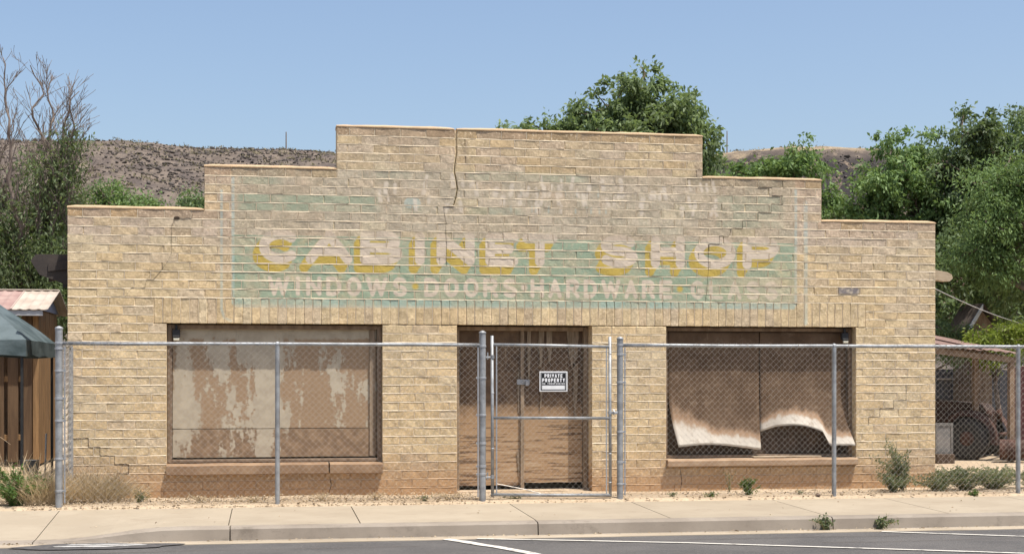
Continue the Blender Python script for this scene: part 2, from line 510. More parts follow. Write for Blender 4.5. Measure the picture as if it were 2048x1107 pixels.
for a, b in zip(JX[:-1], JX[1:]):
    nx, ny = 9, 4
    c = 3
    top = []
    for j in range(ny):
        for i in range(nx):
            x = a + .005 + (b - a - .010) * i / (nx - 1); y = -2.735 + 1.66 * j / (ny - 1)
            t = (y + 2.735) / 1.66
            z = zsw_front(x) * (1 - t) + .004 * t
            top.append((x, y, z))
    mb = MB()
    n0 = nx * ny
    edge = [i for i in range(nx)] + [j * nx + nx - 1 for j in range(1, ny)] + [(ny - 1) * nx + i for i in range(nx - 2, -1, -1)] + [j * nx for j in range(ny - 2, 0, -1)]
    skirt = [(top[e][0], top[e][1], top[e][2] - .10) for e in edge]
    fs = [(j * nx + i, j * nx + i + 1, (j + 1) * nx + i + 1, (j + 1) * nx + i) for j in range(ny - 1) for i in range(nx - 1)]
    L = len(edge)
    fs += [(edge[i], n0 + i, n0 + (i + 1) % L, edge[(i + 1) % L]) for i in range(L)]
    mb.add(top + skirt, fs)
    mb.build('slab', M['slab'], walk)
bed = MB().box(-12, 16, -3.5, -1.07, -.5, -.17); structure(bed.build('pavement_bed', M['dirt']))
# kerb, in cast lengths with a rounded nose, dipping to the driveway
kerb = structure(empty('kerb'))
KX = [-11, -8, -5, -2.20, -.36, 2.68, 5.80, 8.85, 11.9, 14.9]
for a, b in zip(KX[:-1], KX[1:]):
    mb = MB()
    ns = max(4, int((b - a) / .2))
    prof_n = 8
    vs = []
    for i in range(ns + 1):
        x = a + .006 + (b - a - .012) * i / ns
        zt = zsw_front(x)
        h = zt + .15
        wob = .004 * mnoise.noise(Vector((x * 3, 0, 0)))
        for (yy, zz) in ((-2.742, -.45), (-2.742, zt), (-2.80, zt - .002), (-2.87, zt - .004 - .03 * 0), (-2.897, zt - min(.022, h * .2)), (-2.915, -.15 + .004), (-2.935, -.16), (-2.935, -.45)):
            vs.append((x, yy + wob, zz))
    fs = []
    for i in range(ns):
        for k2 in range(prof_n - 1):
            p = i * prof_n + k2
            fs.append((p, p + 1, p + 1 + prof_n, p + prof_n))
    fs.append(tuple(range(prof_n))); fs.append(tuple(range(ns * prof_n, (ns + 1) * prof_n)))
    mb.add(vs, fs)
    mb.build('kerb_length', M['kerb'], kerb)
gut = MB()
vs = []
GXs = [-12 + .2 * i for i in range(136)]
for x in GXs:
    e = -3.20 - .02 * mnoise.noise(Vector((x * 1.3, 5, 0))) - .012 * mnoise.noise(Vector((x * 9, 2, 0)))
    vs += [(x, -2.93, -.150), (x, e, -.146), (x, e - .01, -.3)]
fs = []
for i in range(len(GXs) - 1):
    for q in range(2):
        fs.append((i * 3 + q, i * 3 + q + 1, i * 3 + q + 4, i * 3 + q + 3))
gut.add(vs, fs)
structure(gut.build('gutter', M['gutter']))
def road_mat():
    k = NT('asphalt')
    n1 = k.noise(.9, 6, .6); n2 = k.noise(150, 3, .7); n3 = k.noise(3, 6, .65, (.4, 2, 1))
    c = k.mix(k.ramp(n1, .35, .65), (.088, .084, .082), (.125, .118, .112))
    c = k.mix(k.math('MULTIPLY', k.ramp(n2, .52, .68), .55), c, (.14, .132, .124))
    c = k.mix(k.math('MULTIPLY', k.ramp(n3, .5, .7), .5), c, (.10, .092, .085))
    c = k.mix(k.math('MULTIPLY', k.ramp(k.noise(38, 5, .75, off=6.), .50, .66), .6), c, (.19, .18, .17))
    c = k.mix(k.math('MULTIPLY', k.ramp(k.noise(1.2, 7, .7, (.35, 3.2, 1), off=12.), .52, .66), .6), c, (.13, .122, .115))
    c = k.mix(k.math('MULTIPLY', k.ramp(k.noise(60, 4, .7, off=16.), .58, .70), .7), c, (.035, .033, .033))
    k.bump(n2, .9, .010)
    return k.out(c, .92, 0, .2)
M['road'] = road_mat()
rd = MB()
RXs = [-400, -60] + [-14 + .5 * i for i in range(61)] + [60, 400]
RYs = [-3.19, -3.5, -4, -5, -7, -10, -18, -40, -400]
def zroad(y):
    return -.152 + min(.10, max(0, (-3.2 - y)) * .012)
vs = [(x, y, zroad(y) + (.003 * mnoise.noise(Vector((x * 2, y * 2, 1))) if y > -6 else 0)) for y in RYs for x in RXs]
n0 = len(RXs)
rd.add(vs, [(j * n0 + i, j * n0 + i + 1, (j + 1) * n0 + i + 1, (j + 1) * n0 + i) for j in range(len(RYs) - 1) for i in range(n0 - 1)])
road = structure(rd.build('road', M['road'], smooth=True))
def paint_mat():
    k = NT('road_paint')
    c = k.mix(k.ramp(k.noise(7, 6, .7), .52, .66), (.58, .55, .49), (.22, .205, .19))
    return k.out(c, .8, 0, .25)
M['paint'] = paint_mat()
def road_line(pts, w):
    mb = MB()
    P = []
    for i in range(len(pts) - 1):
        for t in range(6):
            P.append(Vector(pts[i]).lerp(Vector(pts[i + 1]), t / 6))
    P.append(Vector(pts[-1]))
    vs = []
    for i, p in enumerate(P):
        d = (P[min(i + 1, len(P) - 1)] - P[max(0, i - 1)]).normalized()
        nrm = Vector((-d.y, d.x)) * (w / 2 * (1 + .15 * mnoise.noise(Vector((p.x * 4, p.y * 4, 0)))))
        for q in (p + nrm, p - nrm):
            vs.append((q.x, q.y, zroad(q.y) + .0075))
    mb.add(vs, [(2 * i, 2 * i + 1, 2 * i + 3, 2 * i + 2) for i in range(len(P) - 1)])
    o = mb.build('painted_line', M['paint'], road)
    return o
road_line([(1.72, -3.16), (1.86, -3.42), (1.99, -3.75), (2.10, -3.95), (2.30, -4.5), (2.6, -5.6)], .11)
road_line([(2.02, -3.17), (2.9, -3.50), (3.95, -3.93), (6.12, -5.08), (8, -6.1)], .07)
road_line([(6.2, -3.22), (7.37, -3.95), (9.6, -5.3)], .07)
def blob(name, cx, cy, rx, ry, z, mat, parent, seed):
    mb = MB(); n = 40
    ring = []
    for i in range(n):
        a = 2 * math.pi * i / n
        k = 1 + .30 * mnoise.noise(Vector((math.cos(a) * 1.6, math.sin(a) * 1.6, seed))) + .05 * mnoise.noise(Vector((math.cos(a) * 6, math.sin(a) * 6, seed)))
        y = cy + ry * k * math.sin(a)
        ring.append((cx + rx * k * math.cos(a), y, zroad(min(y, -3.2)) + z))
    mb.add(ring + [(cx, cy, zroad(cy) + z)], [(i, (i + 1) % n, n) for i in range(n)])
    return mb.build(name, mat, parent)
M['patch'] = mat_simple('dark_asphalt_patch', (.065, .062, .062), (.10, .094, .09), 14, .9, bump=.6)
def chalk():
    k = NT('white_splash')
    c = k.mix(k.ramp(k.noise(4, 7, .75, (.6, 4, 1)), .44, .56), (.56, .55, .52), (.09, .085, .08))
    return k.out(c, .85)
M['chalk'] = chalk()
blob('asphalt_patch', -1.58, -3.24, .74, .24, .0095, M['patch'], road, 2)
blob('white_paint_splash', -1.58, -3.20, .44, .13, .013, M['chalk'], road, 5)

# ------------------------------------------------------------------ the brick shop
shop = tag(empty('brick_shop', (3.04, 0, 0)), 'faded cream painted brick shop with stepped parapet and ghost sign', 'building')
OFF = Matrix.Translation((-3.04, 0, 0))
def child(o):
    o.matrix_parent_inverse = OFF
    return o
C = .1016
ZT = [3.37, 3.37 + 5 * C, 3.37 + 10 * C]
STEPX = [(-2.262, 8.345), (-.725, 6.826), (.807, 5.284)]
Z0 = 3.37 - 34 * C
HEAD, SILLZ = 3.37 - 13 * C, 3.37 - 29 * C
OPEN = [(-1.156, 1.344, SILLZ - C, HEAD), (2.235, 3.89, -1, HEAD), (4.822, 7.282, SILLZ - C, HEAD)]
SOLD = (-1.30, 7.41, HEAD, HEAD + 3 * C)
CRACK = [(2.217, 4.42), (2.235, 4.144), (2.199, 3.904), (2.241, 3.695), (2.217, 3.545), (2.19, 3.4916)]
def crack_x(z):
    for (xa, za), (xb, zb) in zip(CRACK[:-1], CRACK[1:]):
        if zb <= z <= za:
            return xa + (xb - xa) * (za - z) / (za - zb) + .012 * mnoise.noise(Vector((0, z * 14, 0)))
    return None

def row_spans(zc):
    lvl = 0 if zc < ZT[0] else (1 if zc < ZT[1] else 2)
    x0, x1 = STEPX[lvl]
    spans = [(x0, x1)]
    cuts = [(o[0], o[1]) for o in OPEN if o[2] < zc < o[3]]
    if SOLD[2] < zc < SOLD[3]:
        cuts = [(SOLD[0], SOLD[1])]
    for c0, c1 in cuts:
        spans = [q for s in spans for q in ((s[0], min(s[1], c0)), (max(s[0], c1), s[1])) if q[1] - q[0] > .01]
    return spans

wall_mb = MB()
bricks = []      # (x0, x1, z0, z1, slant)   slant: (left_top_dx, left_bottom_dx, right_top_dx, right_bottom_dx) or None
JT = .0082
PITCH = .3055
row = 0
z = Z0
while z < ZT[2] - .01:
    zc = z + C / 2
    offs = (row % 2) * PITCH / 2
    for (a, b) in row_spans(zc):
        first = STEPX[0][0]
        edges = [a]
        k0 = first + offs + .018 * math.sin(row * 2.7)
        x = k0
        while x < a + .075:
            x += PITCH
        while x < b - .075:
            edges.append(x + random.uniform(-.008, .008))
            x += PITCH
        edges.append(b)
        cx = crack_x(zc)
        if cx and a < cx < b:
            near = [e for e in edges[1:-1] if abs(e - cx) < .07]
            for e in near:
                edges.remove(e)
            edges = sorted(edges + [cx])
        for e0, e1 in zip(edges[:-1], edges[1:]):
            sl = [0, 0, 0, 0]
            l = e0 + (JT / 2 if e0 != a else 0); r_ = e1 - (JT / 2 if e1 != b else 0)
            if cx and abs(e0 - cx) < 1e-6:
                gapw = .003 + .007 * min(1, (z - 3.45) / .5)
                sl[0] = (crack_x(min(z + C, 4.41)) or cx) - cx + gapw; sl[1] = (crack_x(max(z, 3.495)) or cx) - cx + gapw
            if cx and abs(e1 - cx) < 1e-6:
                gapw = .003 + .007 * min(1, (z - 3.45) / .5)
                sl[2] = (crack_x(min(z + C, 4.41)) or cx) - cx - gapw; sl[3] = (crack_x(max(z, 3.495)) or cx) - cx - gapw
            bricks.append((l, r_, z + JT / 2, z + C - JT / 2, sl if any(sl) else None))
        # mortar core of this course
        pieces = [(a, a, b, b)]
        if cx and a < cx < b:
            ct, cb = crack_x(min(z + C, 4.41)) or cx, crack_x(max(z, 3.495)) or cx
            gw = .006
            pieces = [(a, a, cb - gw, ct - gw), (cb + gw, ct + gw, b, b)]
        for (ab, at, bb, bt) in pieces:
            wall_mb.prism([(ab, z), (bb, z), (bt, z + C), (at, z + C)], .007, .16, 1)
        wall_mb.box(a, b, .16, .30, z, z + C)
    row += 1
    z += C
wall_mb.box(SOLD[0], SOLD[1], .007, .30, SOLD[2] + .012, SOLD[3])
front = child(wall_mb.build('front_wall', M['mortar'], shop))

# brick shapes shared by every brick: wavy-edged faces, a little bowed
def brick_variant(L, H, seed, depth=.06):
    rr = random.Random(seed)
    top = [(-L / 2 + L * i / 4, H / 2) for i in range(5)]; bot = [(L / 2 - L * i / 4, -H / 2) for i in range(5)]
    ring = top + bot
    outer = [(x + rr.uniform(-.0025, .0025), y_ + rr.uniform(-.003, .003)) for x, y_ in ring]
    c = .0048
    inner = [((x - math.copysign(min(c, abs(x)), x)) if abs(abs(x) - L / 2) < .01 else x, (y_ - .0065 - rr.uniform(0, .0035)) if y_ > 0 else (y_ + .003 + rr.uniform(0, .002))) for x, y_ in outer]
    vs = [(x, rr.uniform(-.0025, .0025), q) for x, q in inner] + [(x, .004 + rr.uniform(0, .002), q) for x, q in outer] + [(x, depth, q) for x, q in ring]
    fs = [(i, i + 1, 8 - i, 9 - i) for i in range(4)]
    for i in range(10):
        j = (i + 1) % 10
        fs.append((i, i + 10, j + 10, j)); fs.append((i + 10, i + 20, j + 20, j + 10))
    return vs, fs
LB, HB = .2957, C - JT
VARS = [brick_variant(LB, HB, 100 + i) for i in range(12)]
VMESH = []
for vs, fs in VARS:
    VMESH.append(MB().add(vs, fs).mesh('brick', M['brick']))

def brick_tint(x, zc, rr, topc=False):
    "paint colour of one brick, by where it sits on the facade and by chance"
    cream = np.array((.615, .475, .282)); ochre = np.array((.61, .44, .240)); pink = np.array((.525, .40, .285)); grey = np.array((.53, .43, .325)); tan = np.array((.54, .415, .260)); pale = np.array((.63, .52, .355))
    w = {'cream': 1.1, 'ochre': .45, 'pink': .08, 'grey': .10, 'tan': .35, 'pale': .35}
    if zc > 3.89:
        w = {'cream': .7, 'ochre': .15, 'pink': .2, 'grey': .25, 'tan': .9, 'pale': .1}
        if zc > 4.3: w['tan'] = 1.6; w['pink'] = .5
    elif zc > 3.06 and -.45 < x < 6.55:
        w = {'cream': .12, 'ochre': .02, 'pink': 1.2, 'grey': .8, 'tan': .15, 'pale': .1}
        if x > 5.6: w['cream'] = .4
    elif zc > 3.0:
        w = {'cream': .7, 'ochre': .25, 'pink': .35, 'grey': .5, 'tan': .5, 'pale': .3}
    elif zc > 2.37 and -.45 < x < 6.55:
        w = {'cream': .8, 'ochre': .1, 'pink': .5, 'grey': .5, 'tan': .3, 'pale': .2}
    elif zc > 2.2 and x > 6.6:
        w = {'cream': .8, 'ochre': .7, 'pink': .3, 'grey': .3, 'tan': .4, 'pale': .4}
    tot = sum(w.values()); r = min(.999, max(0, .45 * rr.random() + .55 * (.5 + 1.1 * mnoise.noise(Vector((x * 1.3, zc * 2.2, 3.7)))))) * tot
    for kname, v in w.items():
        r -= v
        if r <= 0: break
    c = {'cream': cream, 'ochre': ochre, 'pink': pink, 'grey': grey, 'tan': tan, 'pale': pale}[kname]
    base = cream if zc < 3.05 else (tan if zc > 3.89 else pink)
    mx_ = .46 if zc < 3.0 else .66
    c = mx_ * c + (1 - mx_) * base
    if zc < .62:
        t = min(1, (.62 - zc) / .5)
        if x < 2.3: t = min(1, t * 1.35)
        c = c * (1 - .72 * t) + np.array((.38, .225, .12)) * .72 * t
    c = c * rr.uniform(.92, 1.07)
    if topc: c = c * np.array((.86, .80, .74)) * rr.uniform(.82, 1.05)
    return (float(c[0]), float(c[1]), float(c[2]), 1.)

rr = random.Random(11)
cand = []
for i, b in enumerate(bricks):
    l, r_, za, zb, sl = b
    zc = (za + zb) / 2
    depth = 17 + .1685 * l
    area = (r_ - l) * (zb - za) / depth ** 2
    if zc < .05 or sl: area = 0
    cand.append((area, i))
cand.sort(reverse=True)
single = set(i for _, i in cand[:300])
mass = MB()
for i, (l, r_, za, zb, sl) in enumerate(bricks):
    lvl_ = [k_ for k_ in range(3) if STEPX[k_][0] - .01 <= l and r_ <= STEPX[k_][1] + .01][-1]
    tint = brick_tint((l + r_) / 2, (za + zb) / 2, rr, abs(zb - ZT[lvl_]) < .03)
    vi = rr.randrange(12)
    sx = (r_ - l) / LB; sz = (zb - za) / HB
    flip = rr.choice((1, 1))
    dy = rr.uniform(-.0018, .0018); ty = rr.uniform(-.009, .009); tz = rr.uniform(-.010, .010); roll = rr.uniform(-.004, .004) * min(1, sx)
    cx, cz = (l + r_) / 2, (za + zb) / 2
    mat = Matrix.Translation((cx, dy, cz)) @ Matrix.Rotation(tz, 4, 'Z') @ Matrix.Rotation(ty, 4, 'X') @ Matrix.Rotation(roll, 4, 'Y') @ Matrix.Diagonal((sx, 1, sz, 1))
    if i in single:
        o = link('brick', VMESH[vi], front)
        o.matrix_parent_inverse = Matrix.Identity(4)
        o.matrix_local = mat
        o.color = tint
    else:
        vs, fs = VARS[vi]
        out = []
        for v in vs:
            p = mat @ Vector(v)
            if sl:
                t = (p.z - za) / (zb - za)
                u = (p.x - l) / (r_ - l)
                p.x += (1 - u) * (sl[0] * t + sl[1] * (1 - t)) + u * (sl[2] * t + sl[3] * (1 - t))
            out.append(tuple(p))
        mass.add(out, fs, tint)
bm_o = mass.build('brick', M['brick_mass'], front)
bm_o['kind'] = 'stuff'
# soldier course over the openings
ns = 86
sw = (SOLD[1] - SOLD[0]) / ns
SV = [MB().add(*brick_variant(3 * C - .010, sw - .010, 300 + i)).mesh('soldier_brick', M['brick']) for i in range(8)]
for i in range(ns):
    o = link('soldier_brick', SV[i % 8 if rr.random() < .5 else rr.randrange(8)], front)
    x = SOLD[0] + (i + .5) * sw
    o.matrix_local = Matrix.Translation((x, rr.uniform(-.005, .003), HEAD + 1.5 * C)) @ Matrix.Rotation(rr.uniform(-.012, .012), 4, 'X') @ Matrix.Rotation(R(90) + rr.uniform(-.006, .006), 4, 'Y')
    t = brick_tint(x, 1.5, rr)
    if -.4 < x < 6.4 and rr.random() < .4:
        t = brick_tint(x, 2.6, rr)
    o.color = t
# mortar squeezed out of the bed joints
bead = MB()
def bead_run(xa, xb, zj, amp=1.):
    n = max(3, int((xb - xa) / .042))
    vs = []
    for i in range(n + 1):
        x = xa + (xb - xa) * i / n
        a1 = mnoise.noise(Vector((x * 2.3, zj * 31, 1.7))); a2 = mnoise.noise(Vector((x * 17, zj * 31, 4.2)))
        p = (.0022 + .0018 * a1 + .0028 * a2) * amp
        p = max(-.002, p)
        dz = .0022 * mnoise.noise(Vector((x * 6, zj * 17, 9.))) + .0035 * mnoise.noise(Vector((x * 1.1, zj * 17, 2.)))
        th = .0064 + .0026 * a1 + .0015 * a2
        vs += [(x, .010, zj + dz + th + .0015), (x, -p * .3 + .003, zj + dz + th * .7), (x, -p, zj + dz - th * .65), (x, .010, zj + dz - th)]
    fs = [(i * 4 + q, i * 4 + q + 1, i * 4 + q + 5, i * 4 + q + 4) for i in range(n) for q in range(3)]
    fs += [(0, 1, 2, 3), (n * 4 + 3, n * 4 + 2, n * 4 + 1, n * 4)]
    bead.add(vs, fs)
nrow = row
for k in range(1, nrow):
    zj = Z0 + k * C
    lo, hi = row_spans(zj - C / 2), row_spans(zj + C / 2)
    for (a, b) in lo:
        for (c0, c1) in hi:
            p, q = max(a, c0), min(b, c1)
            if q - p > .05:
                cx = crack_x(zj)
                if cx and p < cx < q and zj > 3.5:
                    bead_run(p + .003, cx - .02, zj, .75); bead_run(cx + .02, q - .003, zj, .75)
                else:
                    bead_run(p + .003, q - .003, zj, .8 if zj > 3.0 else 1.05)
bead_run(SOLD[0], SOLD[1], SOLD[3], 1.1)
bead.build('mortar_bead', M['bead'], front)['kind'] = 'stuff'
# mortar in the upright joints, a little squeezed
upright = MB()
def head_joint(x, za, zb, w=.0100):
    p = rr.uniform(.000, .0028)
    n = 3
    vs = []
    for i in range(n + 1):
        z_ = za + (zb - za) * i / n
        xx = x + rr.uniform(-.0015, .0015); pp = p + rr.uniform(-.002, .002)
        vs += [(xx - w / 2 - .001, .013, z_), (xx - w * .25, -pp, z_), (xx + w * .25, -pp, z_), (xx + w / 2 + .001, .013, z_)]
    upright.add(vs, [(i * 4 + q, i * 4 + q + 1, i * 4 + q + 5, i * 4 + q + 4) for i in range(n) for q in range(3)])
for i, (l, r_, za, zb, sl) in enumerate(bricks):
    if not sl and rr.random() < .92 and i + 1 < len(bricks) and abs(bricks[i + 1][0] - r_) < .02 and abs(bricks[i + 1][2] - za) < .001:
        head_joint(r_ + JT / 2, za, zb)
for i in range(1, ns):
    if rr.random() < .75:
        head_joint(SOLD[0] + i * sw, SOLD[2] + .012, SOLD[3] - .006, .008)
upright.build('upright_mortar', M['bead'], front)['kind'] = 'stuff'

# sandy mortar capping on the stepped top
def cap_run(xa, xb, zt, name='cap'):
    mb = MB(); n = max(4, int((xb - xa) / .09)); vs = []
    for i in range(n + 1):
        x = xa + (xb - xa) * i / n
        h = .036 + .008 * mnoise.noise(Vector((x * 3, zt, 0))) + .004 * mnoise.noise(Vector((x * 13, zt, 5)))
        e = .006 * mnoise.noise(Vector((x * 5, zt, 8)))
        if i in (0, n): h *= .72
        vs += [(x, -.006 + e, zt - .001), (x, -.006 + e, zt + h * .35), (x, .05, zt + h), (x, .27, zt + h + .004), (x, .303, zt + h * .5), (x, .303, zt - .001)]
    fs = [(i * 6 + q, i * 6 + (q + 1) % 6, (i + 1) * 6 + (q + 1) % 6, (i + 1) * 6 + q) for i in range(n) for q in range(6)]
    fs += [tuple(range(6)), tuple(range(n * 6 + 5, n * 6 - 1, -1))]
    mb.add(vs, fs)
    return mb.build(name, M['cap'], front, smooth=False)
cap_run(-2.268, -.727, ZT[0]); cap_run(6.828, 8.352, ZT[0])
cap_run(-.731, .805, ZT[1]); cap_run(5.286, 6.832, ZT[1])
cap_run(.801, 2.205, ZT[2]); cap_run(2.235, 5.290, ZT[2])

# cracks along the joints: thin strips on the face, coloured like the shade in a gap
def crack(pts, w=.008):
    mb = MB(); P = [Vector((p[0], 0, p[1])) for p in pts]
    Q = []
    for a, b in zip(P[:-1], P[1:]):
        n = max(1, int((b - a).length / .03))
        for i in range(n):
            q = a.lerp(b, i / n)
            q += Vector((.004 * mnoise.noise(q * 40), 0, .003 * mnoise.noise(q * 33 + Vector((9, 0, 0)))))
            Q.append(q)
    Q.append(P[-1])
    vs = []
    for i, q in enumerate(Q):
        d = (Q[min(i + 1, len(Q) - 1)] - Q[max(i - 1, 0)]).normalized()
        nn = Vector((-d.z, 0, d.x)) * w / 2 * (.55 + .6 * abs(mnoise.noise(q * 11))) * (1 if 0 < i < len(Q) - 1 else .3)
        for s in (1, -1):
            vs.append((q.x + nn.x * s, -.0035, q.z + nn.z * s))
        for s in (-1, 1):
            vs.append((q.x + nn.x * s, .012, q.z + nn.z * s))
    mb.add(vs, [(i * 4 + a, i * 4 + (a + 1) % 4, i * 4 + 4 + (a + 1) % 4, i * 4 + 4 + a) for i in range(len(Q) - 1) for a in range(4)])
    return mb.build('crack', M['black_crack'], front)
zr = lambda n: 3.37 - n * C
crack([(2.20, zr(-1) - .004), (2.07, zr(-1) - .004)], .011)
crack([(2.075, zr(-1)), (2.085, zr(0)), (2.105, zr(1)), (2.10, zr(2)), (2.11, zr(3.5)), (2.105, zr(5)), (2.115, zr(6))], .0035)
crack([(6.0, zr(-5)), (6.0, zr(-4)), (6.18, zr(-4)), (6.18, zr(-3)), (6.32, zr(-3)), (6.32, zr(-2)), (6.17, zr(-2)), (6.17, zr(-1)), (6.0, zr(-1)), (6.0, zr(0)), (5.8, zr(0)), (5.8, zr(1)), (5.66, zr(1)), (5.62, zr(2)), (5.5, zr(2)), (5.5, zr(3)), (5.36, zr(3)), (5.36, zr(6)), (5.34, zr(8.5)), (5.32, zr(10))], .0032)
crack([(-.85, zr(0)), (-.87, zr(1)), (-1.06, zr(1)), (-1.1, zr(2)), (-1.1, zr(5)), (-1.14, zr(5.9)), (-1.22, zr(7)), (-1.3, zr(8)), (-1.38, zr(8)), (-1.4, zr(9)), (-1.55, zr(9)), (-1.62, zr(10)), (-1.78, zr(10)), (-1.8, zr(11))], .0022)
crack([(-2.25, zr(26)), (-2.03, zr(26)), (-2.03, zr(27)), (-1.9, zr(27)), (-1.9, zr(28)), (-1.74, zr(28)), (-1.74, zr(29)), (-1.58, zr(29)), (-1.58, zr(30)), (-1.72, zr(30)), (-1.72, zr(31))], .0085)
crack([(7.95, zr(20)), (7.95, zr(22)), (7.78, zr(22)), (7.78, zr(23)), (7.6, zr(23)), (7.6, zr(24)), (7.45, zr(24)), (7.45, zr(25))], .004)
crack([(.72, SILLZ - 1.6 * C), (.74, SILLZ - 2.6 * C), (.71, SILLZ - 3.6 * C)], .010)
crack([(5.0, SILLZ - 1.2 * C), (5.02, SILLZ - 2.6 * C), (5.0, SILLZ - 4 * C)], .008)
hole = MB().lathe([(.032, 0), (.030, .01)], (0, 0, 0), 10, 1)  # dark disc on the face, the hole's shade in its colour
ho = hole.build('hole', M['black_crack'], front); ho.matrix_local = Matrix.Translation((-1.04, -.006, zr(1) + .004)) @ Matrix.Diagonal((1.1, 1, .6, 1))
# small worn house-number patch
M['slate'] = mat_simple('worn_slate_paint', (.20, .175, .17), (.46, .39, .30), 14, .9, bump=.4, lo=.45, hi=.62)
mb = MB().prism([(7.05, zr(8) - .012), (7.30, zr(8) - .012), (7.325, zr(8) - .03), (7.325, zr(9) + .03), (7.30, zr(9) + .012), (7.05, zr(9) + .012)], -.0065, .004, 1)
mb.build('number_patch', M['slate'], front)
def stroke_text(txt, x0, x1, z0, z1, w, y, mat, parent, name, depth=.002):
    mb = MB()
    wts = [1.35 if c in 'WM' else (.45 if c == 'I' else .95) for c in txt]
    un = (x1 - x0) / (sum(wts) + .32 * (len(txt) - 1)); x = x0
    for c, wv in zip(txt, wts):
        if c != ' ':
            for pl in FONT[c]:
                pts = [(x + w / 2 + px * (wv * un - w), z0 + w / 2 + pz * (z1 - z0 - w)) for px, pz in pl]
                for (ax, az), (bx, bz) in zip(pts[:-1], pts[1:]):
                    d = Vector((bx - ax, bz - az)); l = d.length
                    if l < 1e-6: continue
                    d /= l; nn = Vector((-d.y, d.x)) * w / 2; e = d * w * .35
                    mb.prism([(ax - e.x + nn.x, az - e.y + nn.y), (bx + e.x + nn.x, bz + e.y + nn.y), (bx + e.x - nn.x, bz + e.y - nn.y), (ax - e.x - nn.x, az - e.y - nn.y)], y - depth * (1 + .1 * (rr.random())), y, 1)
        x += (wv + .32) * un
    return mb.build(name, mat, parent)
FONT.update({
    'Y': [[(0, 1), (.5, .5), (1, 1)], [(.5, .5), (.5, 0)]], 'V': [[(0, 1), (.5, 0), (1, 1)]], 'M': [[(0, 0), (0, 1), (.5, .3), (1, 1), (1, 0)]],
    '1': [[(.2, .8), (.5, 1), (.5, 0)]], '0': [arc(.5, .5, .5, .5, 0, 360, 20)], '4': [[(.75, 0), (.75, 1), (0, .3), (1, .3)]], '8': [arc(.5, .75, .4, .25, 0, 360, 14), arc(.5, .25, .5, .25, 0, 360, 14)],
    '2': [arc(.5, .7, .5, .3, 170, -30, 10) + [(0, 0), (1, 0)]]})

# sills
def sill(xa, xb, name='sill', th=.028):
    mb = MB()
    prof = [(-.070, SILLZ - C - th), (-.083, SILLZ - C - th + .012), (-.083, SILLZ - .022), (-.070, SILLZ - .008), (.14, SILLZ + .002), (.14, SILLZ - C - th)]
    n = 18; vs = []
    for i in range(n + 1):
        x = xa + (xb - xa) * i / n
        for (y, z_) in prof:
            vs.append((x, y + .003 * mnoise.noise(Vector((x * 4, y * 9, 1))), z_ + .004 * mnoise.noise(Vector((x * 3, 3, z_)))))
    fs = [(i * 6 + q, i * 6 + (q + 1) % 6, (i + 1) * 6 + (q + 1) % 6, (i + 1) * 6 + q) for i in range(n) for q in range(6)]
    fs += [tuple(range(6)), tuple(range(n * 6 + 5, n * 6 - 1, -1))]
    mb.add(vs, fs)
    return child(mb.build(name, M['sill'], shop))
s1 = sill(-1.153, .705); s2 = sill(.722, 1.341)
s3 = sill(4.825, 7.279, th=-.008)
s3.data.materials.clear(); s3.data.materials.append(mat_simple('tan_brown_sill', (.30, .20, .125), (.38, .265, .17), 4, .9, bump=.5))

# left window: frame and flaking painted boards
def board_mat():
    k = NT('flaking_painted_board')
    x, y, z = k.xyz()
    vert = k.noise(3.4, 5, .62, (1, 1, .30), off=2.); fl = k.noise(16, 7, .72, off=8.)
    v = k.math('ADD', vert, k.math('MULTIPLY', k.math('SUBTRACT', fl, .5), .38))
    low = k.ramp(z, .86, .80)
    v = k.math('SUBTRACT', v, k.math('MULTIPLY', low, .05))
    v = k.math('ADD', v, k.ramp(x, .15, .75, .025, -.055))
    f = k.ramp(v, .50, .54)
    brown = k.mix(k.ramp(k.noise(30, 4, .6, (1, 1, 3)), .35, .65), (.345, .240, .150), (.285, .195, .12))
    brown = k.mix(low, brown, k.mix(k.ramp(k.noise(12, 6), .4, .6), (.20, .132, .082), (.28, .19, .118)))
    cream = k.mix(k.ramp(k.noise(9, 6), .35, .65), (.46, .395, .295), (.39, .33, .245))
    c = k.mix(f, brown, cream)
    c = k.mix(k.ramp(k.math('ADD', z, k.math('MULTIPLY', k.math('SUBTRACT', fl, .5), .12)), 1.86, 1.90), c, cream)
    k.bump(k.math('ADD', f, k.math('MULTIPLY', fl, .5)), .5, .004)
    return k.out(c, .85, 0, .2)
M['board'] = board_mat()
def window_frame(xa, xb, y0, y1, t, name='window'):
    mb = MB()
    mb.rbox(xa + .004, xa + t, y0, y1, SILLZ + .006, HEAD - .006)
    mb.rbox(xb - t, xb - .004, y0, y1, SILLZ + .006, HEAD - .006)
    mb.rbox(xa + t + .001, xb - t - .001, y0 + .002, y1, HEAD - t, HEAD - .007)
    mb.rbox(xa + t + .001, xb - t - .001, y0 + .002, y1, SILLZ + .007, SILLZ + t * .75)
    return child(mb.build(name, M['wood_frame'], shop))
wl = window_frame(-1.156, 1.344, .09, .22, .055)
